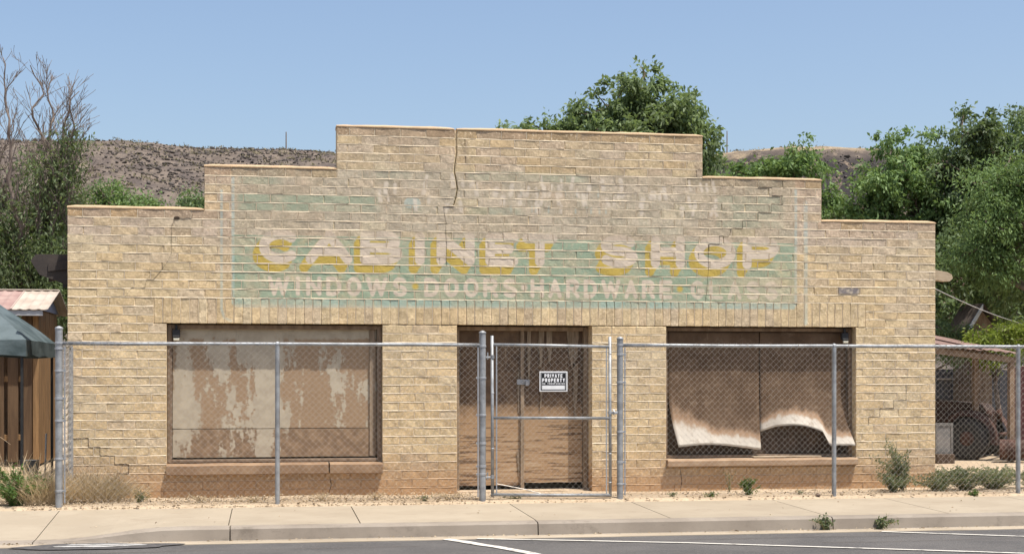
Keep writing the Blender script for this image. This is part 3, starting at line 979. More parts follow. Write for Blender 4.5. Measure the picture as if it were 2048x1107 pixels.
def board(xa, xb, za, zb, y, mat, parent, name='board', wav=.006):
    mb = MB(); nx, nz = 16, 8; vs = []
    for side in (0, .014):
        for j in range(nz + 1):
            for i in range(nx + 1):
                x = xa + (xb - xa) * i / nx; z_ = za + (zb - za) * j / nz
                vs.append((x, y + side + wav * mnoise.noise(Vector((x * 1.7, side * 0, z_ * 1.7))), z_ + (.006 * mnoise.noise(Vector((x * 5, 2, 1))) if j in (0,) else 0)))
    n1 = (nx + 1) * (nz + 1)
    fs = []
    for j in range(nz):
        for i in range(nx):
            a = j * (nx + 1) + i
            fs += [(a, a + 1, a + nx + 2, a + nx + 1), (a + n1, a + nx + 1 + n1, a + nx + 2 + n1, a + 1 + n1)]
    e = [i for i in range(nx + 1)] + [j * (nx + 1) + nx for j in range(1, nz + 1)] + [nz * (nx + 1) + i for i in range(nx - 1, -1, -1)] + [j * (nx + 1) for j in range(nz - 1, 0, -1)]
    for i in range(len(e)):
        a, b = e[i], e[(i + 1) % len(e)]
        fs.append((a, a + n1, b + n1, b))
    mb.add(vs, fs)
    return mb.build(name, mat, parent, smooth=False)
board(-1.096, 1.284, .826, 2.008, .158, M['board'], wl)
board(-1.096, 1.284, .487, .818, .150, M['board'], wl)
strip = MB().rbox(1.20, 1.262, .13, .148, .49, 2.0, .003); strip.build('batten', M['wood_grey'], wl)

# right window: two brown sheets with bleached bottoms peeling away
wr = window_frame(4.822, 7.282, .12, .26, .05)
M['dark_board'] = mat_simple('dark_brown_board', (.06, .04, .028), (.09, .06, .04), 6, .9)
MB().box(4.875, 7.228, .215, .228, SILLZ + .04, HEAD - .055).build('interior_dark_sheet', M['dark_board'], wr)  # dark sheet standing in for the unlit room behind the gap
def sheet_mat():
    k = NT('sun_bleached_brown_sheet')
    t = k.n('ShaderNodeAttribute', attribute_name='tint').outputs['Fac']
    nz = k.noise(5, 6, .65); nf = k.noise(28, 5, .6)
    t2 = k.math('ADD', t, k.math('ADD', k.math('MULTIPLY', k.math('SUBTRACT', nz, .5), .30), k.math('MULTIPLY', k.math('SUBTRACT', k.noise(13, 6, .7, (1, 1, .22), off=3.), .5), .42)))
    brown = k.mix(k.ramp(nz, .3, .7), (.095, .058, .034), (.145, .094, .058))
    brown = k.mix(k.math('MULTIPLY', k.ramp(nf, .5, .7), .3), brown, (.08, .055, .04))
    c = k.mix(k.ramp(t2, .38, .62), brown, (.33, .22, .14))
    c = k.mix(k.ramp(t2, .60, .76), c, (.52, .47, .40))
    c = k.mix(k.ramp(t2, .84, .96), c, (.58, .53, .45))
    c = k.mix(k.math('MULTIPLY', k.ramp(k.noise(9, 7, .75, off=8.), .54, .66), .5), c, (.24, .17, .115))
    k.bump(nf, .3, .004)
    return k.out(c, .8, 0, .2)
M['sheet'] = sheet_mat()
def sheet(xa, xb, ztop, bottom, curl, edge_fn, bw, name):
    nx, nz = 28, 40
    mb = MB(); vs = []; att = []
    for j in range(nz + 1):
        for i in range(nx + 1):
            u = i / nx; w = j / nz
            zb = bottom(u)
            z_ = ztop + (zb - ztop) * w
            x = xa + (xb - xa) * u + edge_fn(u, w)
            zb0 = zb
            lift = curl(u) * max(0, (w - .45) / .55) ** 2.2
            if w > .96:
                z_ += (w - .96) / .04 * (.010 * mnoise.noise(Vector((x * 22, 1, 0))) + .008 * mnoise.noise(Vector((x * 60, 4, 0))))
            y = .165 - lift + .006 * mnoise.noise(Vector((x * 2, 0, z_ * 2))) + (.014 * mnoise.noise(Vector((x * 7, 3, z_ * 4))) + .006 * mnoise.noise(Vector((x * 19, 5, z_ * 6)))) * max(0, (w - .5) / .5)
            d = z_ - zb
            b = max(0, 1 - d / bw(u))
            vs.append((x, y, z_)); att.append((b, b, b, 1))
    n1 = len(vs)
    vs2 = [(x, y + .005, z_) for x, y, z_ in vs]
    fs = []
    for j in range(nz):
        for i in range(nx):
            a = j * (nx + 1) + i
            fs += [(a, a + 1, a + nx + 2, a + nx + 1), (a + n1, a + nx + 1 + n1, a + nx + 2 + n1, a + 1 + n1)]
    e = [i for i in range(nx + 1)] + [j * (nx + 1) + nx for j in range(1, nz + 1)] + [nz * (nx + 1) + i for i in range(nx - 1, -1, -1)] + [j * (nx + 1) for j in range(nz - 1, 0, -1)]
    for i in range(len(e)):
        a, b = e[i], e[(i + 1) % len(e)]
        fs.append((a, a + n1, b + n1, b))
    mb.v = vs + vs2; mb.f = fs; mb.a = att + att
    return mb.build(name, M['sheet'], wr, smooth=True)
sm = lambda t: max(0., min(1., t)) ** 2 * (3 - 2 * max(0., min(1., t)))
sheet(4.878, 6.068, HEAD - .054,
      lambda u: .555 + .05 * math.sin(min(1, u / .75) * math.pi) * (1 if u < .75 else 0) * .6 - .03 * sm((u - .7) / .3) + .012 * (1 - u),
      lambda u: .03 + .10 * (1 - u) + .05 * u,
      lambda u, w: .115 * (1 - u) * max(0, (w - .45) / .55) ** 1.5, lambda u: .40 + .55 * (1 - sm(u / .5)), 'sheet')
def bot2(u):
    if u < .62:
        return .735 + .095 * math.sin(math.pi * (u / .62) ** .9 * .9 + .05)
    return .735 + .095 * math.sin(math.pi * .9 + .05) - (.19) * sm((u - .62) / .12) - .0 * u
sheet(6.080, 7.225, HEAD - .054, bot2,
      lambda u: .02 + .10 * sm((u - .05) / .3) + .05 * u,
      lambda u, w: .05 * u * max(0, (w - .6) / .4) ** 2, lambda u: .30 + .12 * math.sin(math.pi * u), 'sheet')
MB().rbox(5.96, 6.85, .06, .12, SILLZ + .004, SILLZ + .022, .003).build('loose_slat', M['wood_light'], wr)

# door: timber frame, two plywood leaves, hasp
dm = MB()
dm.rbox(2.239, 2.29, .20, .33, .03, HEAD - .006); dm.rbox(3.835, 3.886, .20, .33, .03, HEAD - .006)
dm.rbox(2.291, 3.834, .203, .33, HEAD - .055, HEAD - .007)
door = child(dm.build('door', M['wood_grey'], shop))
def leaf_mat():
    k = NT('weathered_shaded_plywood')
    x, y, z = k.xyz()
    layers = k.noise(3.0, 7, .65, (.6, 1, 9), off=1.); v = k.noise(6, 5, .6, (3, 1, .12), off=6.); n = k.noise(10, 6, .65)
    c = k.mix(k.ramp(n, .35, .65), (.165, .110, .070), (.11, .072, .048))
    mid = k.math('MULTIPLY', k.ramp(k.math('ADD', z, k.math('MULTIPLY', n, .25)), 1.32, .98), k.ramp(z, .0, .35, .75, 1.))  # sunlit lower door painted lighter, header shade left in the darker top
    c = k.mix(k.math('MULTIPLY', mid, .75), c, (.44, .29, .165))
    c = k.mix(k.math('MULTIPLY', k.ramp(layers, .52, .58), k.ramp(z, 1.0, .75, .0, .85)), c, (.12, .078, .052))
    c = k.mix(k.math('MULTIPLY', k.ramp(layers, .47, .41), k.ramp(z, .9, .4, .0, .75)), c, (.44, .33, .22))
    c = k.mix(k.math('MULTIPLY', k.ramp(v, .60, .66), k.ramp(z, 1.1, 1.7, .0, .9)), c, (.34, .26, .18))
    k.bump(k.math('ADD', layers, v), .6, .005)
    return k.out(c, .88, 0, .2)
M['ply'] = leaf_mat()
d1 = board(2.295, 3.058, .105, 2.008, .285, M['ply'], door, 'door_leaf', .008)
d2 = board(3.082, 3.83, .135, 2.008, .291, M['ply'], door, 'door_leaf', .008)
MB().rbox(3.052, 3.098, .25, .282, .06, 2.0, .004).build('meeting_strip', M['wood_grey'], door)
M['peel'] = mat_simple('pale_peeled_veneer', (.30, .23, .16), (.20, .15, .10), 6, .85, stretch=(8, 1, 1), bump=.4)
for (xa, xb, za, zb, tw) in ((3.13, 3.19, 1.40, 2.0, .5), (3.27, 3.36, 1.55, 2.0, .2), (3.37, 3.46, 1.62, 2.0, .6), (3.30, 3.34, 1.05, 1.5, .1), (3.62, 3.81, 1.55, 2.0, .5), (3.70, 3.79, .95, 1.6, .2), (3.015, 3.045, 1.0, 1.5, .5), (2.56, 2.59, 1.62, 1.95, .2), (3.005, 3.04, .25, .52, .8)):
    n = 7; lft, rgt = [], []
    for i in range(n):
        t = i / (n - 1); z_ = zb + (za - zb) * t
        w = (xb - xa) * (.80 - .5 * t ** 1.5 + .25 * mnoise.noise(Vector((xa * 31, z_ * 9, 4)))) ; cx = (xa + xb) / 2 + (tw - .5) * .03 * t
        j = .012 * mnoise.noise(Vector((xa * 9, z_ * 8, 0)))
        lft.append((cx - w / 2 + j, z_)); rgt.append((cx + w / 2 + j * .6, z_))
    MB().prism(lft + rgt[::-1], .272, .278, 1).build('peeled_strip', M['peel'], door)
hs = MB().rbox(3.005, 3.165, .236, .249, 1.335, 1.40, .003).build('hasp', M['galv'], door)
MB().rbox(3.11, 3.15, .218, .234, 1.32, 1.385, .006).build('padlock', M['band'], hs)
MB().rbox(2.25, 3.88, .10, .36, -.02, .055, .01).build('threshold', mat_simple('worn_step', (.46, .36, .25), (.36, .27, .18), 6, .9, bump=.5), door)

# flood lamps under the lintel
def flood_lamp(x, label):
    t = tag(empty('flood_lamp', (x, .07, 1.91)), label, 'lamp', 'small flood lamps in the window heads')
    MB().rbox(-.045, .045, -.03, .03, -.02, .075, .008).build('housing', M['dark'], t)
    MB().prism([(-.03, -.02), (.02, .0), (.02, .03), (-.045, -.01)], -.035, .035, 0).build('visor', M['dark'], t)
    MB().rbox(-.03, .035, -.038, -.012, -.055, -.022, .004).build('lens', mat_simple('lamp_lens', (.70, .66, .52), (.62, .58, .45), 5, .4, bump=0), t)
    MB().rbox(-.012, .012, -.01, .03, .074, .13, .003).build('bracket', M['dark'], t)
flood_lamp(-1.05, 'small black flood lamp in the flaking painted window')
flood_lamp(7.16, 'small black flood lamp above the peeling brown sheets')

# side and back walls, roof behind the parapet
sd = MB().box(-2.25, -2.0, .30, 9, -.1, 2.55); child(sd.build('side_wall', M['stucco'], shop))
sd = MB().box(8.09, 8.335, .30, 9, -.1, 2.55); child(sd.build('side_wall', M['stucco'], shop))
sd = MB().box(-1.999, 8.089, 8.75, 9, -.1, 2.55); child(sd.build('back_wall', M['stucco'], shop))
rf = MB()
for (xe, zz) in ((-2.52, 2.66), (8.44, 2.80)):
    rf.add([(xe, .31, zz), (3.04, .31, 3.30), (3.04, 9.4, 3.30), (xe, 9.4, zz), (xe, .31, zz + .10), (3.04, .31, 3.40), (3.04, 9.4, 3.40), (xe, 9.4, zz + .10)],
           [(0, 1, 2, 3), (4, 5, 6, 7), (0, 1, 5, 4), (2, 3, 7, 6), (0, 3, 7, 4)])
roof = child(rf.build('roof', M['roof_tar'], shop))
for i in range(8):
    y = .55 + i * 1.2
    for side in (0, 1):
        mb = MB()
        if side:
            prof = [(8.2, 2.76), (8.2, 2.90), (8.78, 2.80), (8.84, 2.77), (8.855, 2.72), (8.81, 2.68), (8.72, 2.68)]
            mt = M['wood_light']
        else:
            prof = [(-1.9, 2.66), (-1.9, 2.75), (-2.55, 2.66), (-2.55, 2.56)]
            mt = M['roof_tar']
        mb.prism([(p, q - (.0 if side else .0)) for p, q in prof], y, y + .11, 1)
        mb.build('rafter', mt, roof)
fa = MB().add([(-2.72, .33, 2.78), (-2.66, .33, 2.86), (-2.28, .33, 2.86), (-2.28, .33, 2.50), (-2.62, .33, 2.62), (-2.72, .6, 2.78), (-2.66, .6, 2.86), (-2.28, .6, 2.86), (-2.28, .6, 2.50), (-2.62, .6, 2.62)],
              [(0, 1, 2, 3, 4), (9, 8, 7, 6, 5), (0, 5, 6, 1), (1, 6, 7, 2), (3, 8, 9, 4), (4, 9, 5, 0)]).build('eave_end', M['roof_tar'], roof)
MB().rbox(8.36, 8.50, .42, .55, 2.38, 2.56, .01).build('corbel', M['wood_grey'], roof)

# ------------------------------------------------------------------ chain-link fence and gate
FY = -.95
def chain_mesh(mb, a0, a1, z0, z1, const, along='x', rad=.00145, barb=.03):
    hw = .0355
    nW = int((a1 - a0) / hw); nZ = int((z1 - z0) / hw)
    for k in range(nW):
        pts = []; jz = rng.uniform(-.018, .018) if along == 'y' else 0
        for j in range(nZ + 1):
            x = a0 + (k + ((j + k) % 2)) * hw
            off = .004 if (j + k) % 2 else -.004
            sag = .022 * mnoise.noise(Vector((x * .8, j * .05, 3)))
            zz = z0 + j * hw + .007 * mnoise.noise(Vector((x * 1.2, j * .08, 7)))
            pts.append((x, const + off + sag, zz) if along == 'x' else (const + off * 3, x, zz + jz))
        # twisted barb
        lx = pts[-1]
        pts.append((lx[0] + (.012 if along == 'x' and k % 2 else -.012 if along == 'x' else 0), lx[1], lx[2] + barb))
        mb.tube(pts, rad, 3, False)
fence = tag(empty('chain_link_fence', (-2.226, FY, .03)), 'galvanised chain link fence in front of the brick shop', 'fence')
FM = Matrix.Translation((2.226, -FY, -.03))
def fpart(o, parent=None):
    if parent is None:
        o.parent = fence
        o.matrix_parent_inverse = FM
    return o
def post(x, ztop, rad, dome=True, y=FY):
    mb = MB()
    prof = [(rad, -.05), (rad, ztop - .02), (rad * 1.12, ztop - .02), (rad * 1.12, ztop - .008), (rad * .9, ztop), (rad * .4, ztop + .010), (.004, ztop + .014)]
    if not dome:
        prof = [(rad, -.05), (rad, ztop)]
    mb.lathe(prof, (x, y, 0), 14)
    return fpart(mb.build('post', M['galv'], smooth=False))
def bands(p, x, rad, zs, side=1, y=FY):
    for z_ in zs:
        mb = MB().lathe([(rad * 1.0, -.012), (rad * 1.13, -.010), (rad * 1.13, .010), (rad * 1.0, .012)], (x, y, z_), 14)
        mb.rbox(x + (rad if side > 0 else -rad - .035), x + (rad + .035 if side > 0 else -rad), y - .006, y + .006, z_ - .011, z_ + .011, .002)
        o = mb.build('band', M['band'], p)
P118 = post(-2.226, 1.97, .040); P965 = post(2.404, 1.945, .038); P1240 = post(4.006, 1.885, .036)
P555 = post(.107, 1.81, .027, True); P1668 = post(6.606, 1.815, .027); P2036 = post(8.951, 1.81, .028); P11 = post(11.3, 1.81, .027)
bands(P118, -2.226, .040, (1.80, 1.74, 1.5, 1.2, .96, .55, .2))
bands(P965, 2.404, .038, (1.78, 1.42, 1.0, .68, .42, .33), -1)
bands(P1240, 4.006, .036, (1.80, 1.69, 1.37, .8, .45, .2))
def rail(xa, xb, z_, r_=.0205):
    n = max(2, int((xb - xa) / .6)); pts = []
    for i in range(n + 1):
        x = xa + (xb - xa) * i / n
        pts.append((x, FY, z_ + .006 * mnoise.noise(Vector((x, 0, 5)))))
    return fpart(MB().tube(pts, r_, 10).build('top_rail', M['galv'], smooth=True))
rail(-2.19, 2.37, 1.795); rail(4.04, 12.5, 1.795)
for (x, zz) in ((.107, 1.80), (6.606, 1.80), (8.951, 1.80), (11.3, 1.80)):
    mb = MB().lathe([(.012, -.012), (.030, -.012), (.030, .012), (.012, .012)], (x, FY, zz - .005), 10, 0)
    fpart(mb.build('rail_loop', M['band']))
for (xa, xb, name) in ((-2.17, 2.36, 'mesh_panel'), (4.07, 12.4, 'mesh_panel')):
    mb = MB(); chain_mesh(mb, xa, xb, .055, 1.80, FY - .024)
    fpart(mb.build(name, M['wire'], fix=False))
for x in (-2.165, 2.352, 4.062):
    fpart(MB().rbox(x - .008, x + .008, FY - .012, FY - .004, .07, 1.77, .002).build('tension_bar', M['band']))
# ties
for x in np.arange(-1.9, 12, .62):
    if 2.3 < x < 4.1: continue
    mb = MB().lathe([(.0225, -.003), (.0255, 0), (.0225, .003)], (x, FY, 1.797), 8, 0)
    fpart(mb.build('tie_wire', M['wire']))
# short return to the wall
mb = MB(); chain_mesh(mb, FY + .05, -.06, .055, 1.80, -2.21, 'y')
fpart(mb.build('return_mesh', M['wire'], fix=False))
fpart(MB().tube([(-2.226, FY + .04, 1.79), (-2.222, -.02, 1.785)], .0205, 10).build('return_rail', M['galv'], smooth=True))
fpart(MB().lathe([(.026, -.05), (.026, 1.76), (.02, 1.78), (.004, 1.785)], (-2.215, -.065, 0), 12).build('post', M['galv']))
fpart(MB().rbox(-2.218, -2.203, FY + .045, FY + .06, .07, 1.77, .002).build('tension_bar', M['band']))

gate = tag(empty('chain_link_gate', (2.51, FY, .09)), 'chain link gate in front of the boarded double door', 'gate')
GM = Matrix.Translation((-2.51, -FY, -.09))
def gpart(mb, name, mat, smooth=False, fix=True):
    o = mb.build(name, mat, None, smooth, fix)
    o.parent = gate; o.matrix_parent_inverse = GM
    return o
gl = gpart(MB().tube([(2.519, FY, .07), (2.514, FY, 1.90)], .0185, 10), 'gate_upright', M['galv'], True)
gr_ = gpart(MB().tube([(3.890, FY, .05), (3.886, FY, 1.895)], .0185, 10), 'gate_upright', M['galv'], True)
gpart(MB().tube([(2.53, FY, 1.797), (3.2, FY, 1.79), (3.875, FY, 1.778)], .0185, 10), 'gate_rail', M['galv'], True)
gpart(MB().tube([(2.53, FY, .968), (3.875, FY, .958)], .0175, 10), 'gate_rail', M['galv'], True)
gpart(MB().tube([(2.50, FY, .098), (3.2, FY, .083), (3.90, FY, .075)], .0185, 10), 'gate_rail', M['galv'], True)
mb = MB(); chain_mesh(mb, 2.56, 3.86, .075, 1.80, FY - .024, barb=.035)
gpart(mb, 'mesh_panel', M['wire'], fix=False)
gpart(MB().rbox(2.556, 2.572, FY - .012, FY - .004, .08, 1.78, .002), 'tension_bar', M['band'])
gpart(MB().rbox(3.838, 3.852, FY - .012, FY - .004, .08, 1.77, .002), 'tension_bar', M['band'])
for zz in (1.66, .30):
    mb = MB().lathe([(.0185, -.022), (.024, -.020), (.024, .020), (.0185, .022)], (2.517, FY, zz), 10)
    mb.rbox(2.44, 2.50, FY - .012, FY + .012, zz - .016, zz + .004, .003)
    mb.tube([(2.462, FY - .002, zz - .03), (2.462, FY - .002, zz + .05)], .009, 8)
    gpart(mb, 'hinge', M['galv'])
mb = MB().lathe([(.0185, -.018), (.025, -.016), (.025, .016), (.0185, .018)], (3.888, FY, 1.02), 10)
mb.rbox(3.908, 3.972, FY - .03, FY - .018, 1.005, 1.035, .003)
mb.tube([(3.925, FY - .03, 1.0), (3.925, FY - .05, 1.03), (3.925, FY - .02, 1.06)], .007, 6)
gpart(mb, 'latch', M['band'])
for x, zs in ((2.519, (1.25, .62)), (3.888, (1.70, 1.35, .55, .22))):
    for zz in zs:
        gpart(MB().lathe([(.0185, -.007), (.022, 0), (.0185, .007)], (x, FY, zz), 10), 'tie_band', M['band'])
gpart(MB().tube([(2.56, FY + .01, .22), (2.9, FY + .01, .15), (3.08, FY + .012, .10)], .006, 5), 'brace_wire', M['wire'])

# sign wired to the gate
sign = tag(empty('private_property_sign', (3.215, FY - .045, 1.265)), 'black and white PRIVATE PROPERTY sign wired to the gate', 'sign')
sb = MB().rbox(-.163, .163, -.003, .003, 0, .23, .002).build('sign_plate', mat_simple('white_sign_plastic', (.78, .78, .77), (.70, .70, .69), 6, .4, bump=0), sign)
M['signblack'] = mat_simple('black_sign_print', (.012, .012, .014), (.018, .018, .02), 6, .4, bump=0)
M['signwhite'] = mat_simple('white_sign_print', (.80, .80, .80), (.74, .74, .74), 6, .4, bump=0)
mb = MB()
mb.prism([(-.150, .073), (.150, .073), (.150, .217), (-.150, .217)], -.0045, -.0028, 1)
mb.prism([(-.150, .013), (.150, .013), (.150, .026), (-.150, .026)], -.0045, -.0028, 1)
mb.prism([(-.150, .026), (-.133, .026), (-.133, .073), (-.150, .073)], -.0045, -.0028, 1)
mb.prism([(.133, .026), (.150, .026), (.150, .073), (.133, .073)], -.0045, -.0028, 1)
mb.build('black_print', M['signblack'], sign)
mb = MB()
for (a, b, c, d) in ((-.143, .143, .2085, .2105), (-.143, -.141, .03, .2105), (.141, .143, .03, .2105), (-.143, .143, .0185, .0205)):
    mb.prism([(a, c), (b, c), (b, d), (a, d)], -.0056, -.0044, 1)
mb.build('border_line', M['signwhite'], sign)
stroke_text('PRIVATE', -.105, .105, .160, .201, .0095, -.0050, M['signwhite'], sign, 'lettering')
stroke_text('PROPERTY', -.132, .132, .108, .152, .0098, -.0050, M['signwhite'], sign, 'lettering')
stroke_text('NO TRESPASSING', -.130, .130, .083, .099, .0040, -.0050, M['signwhite'], sign, 'lettering')
for sx in (-.145, .145):
    MB().tube([(sx, .0, .222), (sx, .02, .235), (sx, .035, .225)], .0015, 4).build('tie_wire', M['wire'], sign)

# ------------------------------------------------------------------ vegetation
M['bark'] = mat_simple('grey_brown_bark', (.13, .095, .07), (.20, .155, .12), 4, .95, stretch=(3, 3, .6), bump=.7)
M['bark_pale'] = mat_simple('pale_dead_branch', (.15, .118, .098), (.22, .175, .145), 5, .95, bump=.5)
M['leaf_mid'] = mat_leaf('mid_green_leaf', (.14, .195, .080), (.22, .285, .135))
M['leaf_dark'] = mat_leaf('dark_green_leaf', (.10, .150, .065), (.165, .225, .105), .40)
M['leaf_bright'] = mat_leaf('bright_green_leaf', (.13, .205, .068), (.20, .30, .11), .42)
M['leaf_grey'] = mat_leaf('grey_green_leaf', (.105, .145, .062), (.17, .215, .105))
M['leaf_yellow'] = mat_leaf('yellow_green_leaf', (.16, .22, .03), (.24, .28, .05), .45)
M['weed'] = mat_leaf('weed_leaf', (.12, .150, .080), (.185, .215, .130))
M['weed_bright'] = mat_leaf('fresh_weed_leaf', (.070, .140, .035), (.12, .20, .055))
M['weed_stem'] = mat_simple('weed_stem', (.20, .17, .08), (.26, .21, .11), 9, .9, bump=0)
M['straw'] = mat_leaf('dry_straw', (.50, .38, .23), (.64, .51, .34), .25, .8)
M['twig'] = mat_simple('dry_twig', (.36, .27, .17), (.46, .36, .24), 9, .9, bump=0)

def leaf_arrays(P, axis, size, width=.45, up=.5):
    "diamond leaves at points P pointing along axis"
    n = len(P)
    A = axis / np.maximum(np.linalg.norm(axis, axis=1, keepdims=True), 1e-6)
    N = rng.normal(size=(n, 3)); N[:, 2] += up * 2
    S = np.cross(A, N); S /= np.maximum(np.linalg.norm(S, axis=1, keepdims=True), 1e-6)
    L = (size * rng.uniform(.65, 1.3, n))[:, None]
    V = np.empty((n, 4, 3))
    V[:, 0] = P; V[:, 1] = P + A * L * .5 + S * L * width * .5; V[:, 2] = P + A * L; V[:, 3] = P + A * L * .5 - S * L * width * .5
    V[:, 2, 2] -= L[:, 0] * .15
    return V.reshape(-1, 3), np.arange(n * 4).reshape(n, 4)

def tree(name, label, base, trunk_top, lobes, clumps, per, size, leafmat, group=None, trunk_r=.18, clump_r=.32, droop=.35, bark='bark', cat='tree', width=.42):
    root = tag(empty(name, base), label, cat, group)
    inv = Matrix.Translation((-base[0], -base[1], -base[2]))
    tb = MB()
    top = Vector(trunk_top); b0 = Vector(base)
    mid = b0.lerp(top, .5) + Vector((rng.uniform(-.12, .12), rng.uniform(-.12, .12), 0))
    tb.tube([b0, mid, top], [trunk_r * 1.25, trunk_r, trunk_r * .8], 8)
    Ps, As = [], []
    vol = [l[3] * l[4] * l[5] for l in lobes]
    tot = sum(v ** .67 for v in vol)
    for (cx, cy, cz, rx, ry, rz), v in zip(lobes, vol):
        c = Vector((cx, cy, cz))
        k = max(26, int(clumps * v ** .67 / tot))
        # limb from the trunk into the lobe
        m = top.lerp(c, .5) + Vector((rng.uniform(-.2, .2), rng.uniform(-.2, .2), rng.uniform(-.1, .25)))
        tb.tube([top, m, c], [trunk_r * .6, trunk_r * .38, trunk_r * .2], 6, False)
        d = rng.normal(size=(k, 3)); d /= np.linalg.norm(d, axis=1, keepdims=True)
        rad = rng.uniform(.25, 1, k) ** .45
        rad *= 1 + .18 * np.array([mnoise.noise(Vector(q) * 2.1 + c) for q in d])
        nsub = 9
        sd_ = rng.normal(size=(nsub, 3)); sd_ /= np.linalg.norm(sd_, axis=1, keepdims=True)
        pick = rng.integers(0, nsub, k)
        RR = np.array((rx, ry, rz))
        ctr = np.array(c) + sd_[pick] * RR * .55 + d * (rad * rng.uniform(.7, 1.15, nsub)[pick])[:, None] * RR * .60
        for q, dd in zip(ctr, d):
            if rng.random() < .30:
                e = Vector(q); mm = c.lerp(e, .55) + Vector(rng.normal(size=3) * .08)
                tb.tube([c.lerp(e, .12), mm, e], [trunk_r * .16, trunk_r * .1, .008], 4, False)
        cnt = np.maximum(3, (per * rng.uniform(.5, 1.5, k)).astype(int))
        idx = np.repeat(np.arange(k), cnt)
        P = ctr[idx] + rng.normal(size=(len(idx), 3)) * clump_r * np.array((.5, .5, .38)) * rng.uniform(.6, 1.2, k)[idx][:, None]
        A = d[idx] * .6 + rng.normal(size=(len(idx), 3)) * .7
        A[:, 2] -= droop
        Ps.append(P); As.append(A)
    V, F = leaf_arrays(np.vstack(Ps), np.vstack(As), size, width)
    o = raw_mesh('crown', V, F, M[leafmat], root); o.matrix_parent_inverse = inv
    t = tb.build('trunk', M[bark], root, True); t.matrix_parent_inverse = inv
    return root

tree('shade_tree', 'tall round green tree rising behind the highest parapet step', (8.0, 14.2, .03), (8.2, 14.1, 4.6),
     [(8.1, 14, 7.75, .70, .7, .75), (7.55, 14.1, 7.3, .75, .9, .8), (8.35, 14, 7.2, .8, .8, .7), (8.95, 14, 7.05, .85, .9, .75), (7.1, 14, 6.9, .7, .8, .6), (8.2, 13.9, 6.5, 1.2, 1.2, .8), (9.45, 14, 6.5, .55, .8, .6),
      (6.7, 14.2, 6.85, .65, .7, .5), (6.0, 14.2, 6.75, .7, .7, .45), (5.3, 14.4, 6.68, .6, .6, .36), (7.4, 14, 5.9, 1.2, 1, .7), (9.1, 14, 5.8, 1.1, 1, .8), (9.6, 14, 5.2, .7, .9, .6)],
     620, 52, .135, 'leaf_mid', 'broadleaf trees behind the shop', .20, .215)
tree('shade_tree', 'light green tree low behind the right parapet step', (12.0, 16.5, .03), (12.0, 16.3, 3.6),
     [(10.6, 16, 6.0, .75, .8, .6), (11.6, 16.2, 6.05, .9, .9, .65), (12.6, 16, 6.45, .75, .8, .65), (11.9, 16, 6.2, .6, .7, .5), (13.1, 16, 5.3, .8, .9, .8), (12.2, 16, 5.0, 1.0, 1, .9), (11, 16, 5.3, .9, .9, .7), (13.6, 15.8, 4.7, .9, .9, .8)],
     400, 50, .13, 'leaf_bright', 'broadleaf trees behind the shop', .15, .215)
tree('shade_tree', 'airy mid green tree between mesa and dark grove', (14.6, 15.4, .03), (14.5, 15.2, 3.4),
     [(14.35, 15, 5.9, .8, .9, .75), (13.9, 15, 5.3, .6, .8, .65), (15.0, 15.2, 6.5, .9, 1, .75), (15.2, 15, 5.2, .95, 1, .9), (14.4, 15, 4.5, 1, 1, .8), (15.6, 15.2, 4.2, 1, 1, .8)],
     440, 52, .125, 'leaf_bright', 'broadleaf trees behind the shop', .16, .215)
tree('shade_tree', 'largest dark green tree filling the right edge', (17.0, 15.5, .03), (17, 15.3, 3.6),
     [(16.1, 14.6, 7.1, .95, 1, .75), (15.6, 14.6, 6.4, .9, 1, .8), (17.0, 14.8, 6.5, 1.1, 1.1, .9), (18.0, 15, 7.0, 1.0, 1.1, 1.0), (16.3, 14.4, 5.4, 1.2, 1.1, .9), (17.6, 14.6, 5.2, 1.2, 1.1, .9),
      (15.7, 14.2, 4.3, 1.1, 1, .9), (16.9, 14.2, 4.0, 1.2, 1, .9), (15.6, 13.9, 3.2, 1.1, .9, .8), (16.8, 13.8, 2.9, 1.3, .9, .8), (18.3, 14, 3.9, 1.2, 1, 1), (18.2, 14, 2.6, 1.2, 1, .8), (14.9, 14.5, 2.5, .9, .9, .8), (14.4, 9.6, 3.6, 1.2, 1, .8), (15.7, 9.4, 3.5, 1.3, 1, .8), (13.2, 10.0, 3.5, 1, .9, .7), (16.9, 9.6, 3.6, 1.2, 1, .9), (12.6, 10.6, 2.9, .8, .8, .7), (14, 10.8, 2.6, 1, .8, .8)],  # the lobes far forward of the trunk are added to shade the right yard
     1150, 56, .125, 'leaf_dark', 'broadleaf trees behind the shop', .26, .235)
tree('shade_tree', 'bright green drooping tree in front of the dark grove', (15.0, 7.4, .03), (14.6, 7.2, 2.6),
     [(13.4, 8.1, 5.05, .68, .8, .62), (14.1, 8.0, 4.8, .78, .9, .72), (13.25, 8.1, 4.3, .57, .8, .57), (14.0, 7.8, 3.95, .8, .9, .65), (12.85, 8.3, 3.65, .44, .6, .42), (13.6, 8.0, 3.45, .6, .7, .45), (14.6, 7.2, 3.9, .8, .9, .7), (15.0, 7.6, 4.5, .9, 1, .8), (15.2, 7.2, 3.4, .8, .9, .6)],  # rightmost lobes, out of view, added to shade the yard
     680, 66, .08, 'leaf_bright', 'broadleaf trees behind the shop', .14, .28, .55, width=.32)
tree('garden_bush', 'yellow green bush above the carport roof', (12.75, 6.7, .03), (12.7, 6.65, 1.3),
     [(12.4, 6.6, 2.0, .30, .35, .26), (12.85, 6.6, 2.12, .32, .35, .28), (12.6, 6.6, 1.85, .45, .4, .3), (13.2, 6.7, 2.0, .35, .35, .35)],
     200, 26, .075, 'leaf_yellow', 'bushes beside the carport', .05, .16, cat='bush')
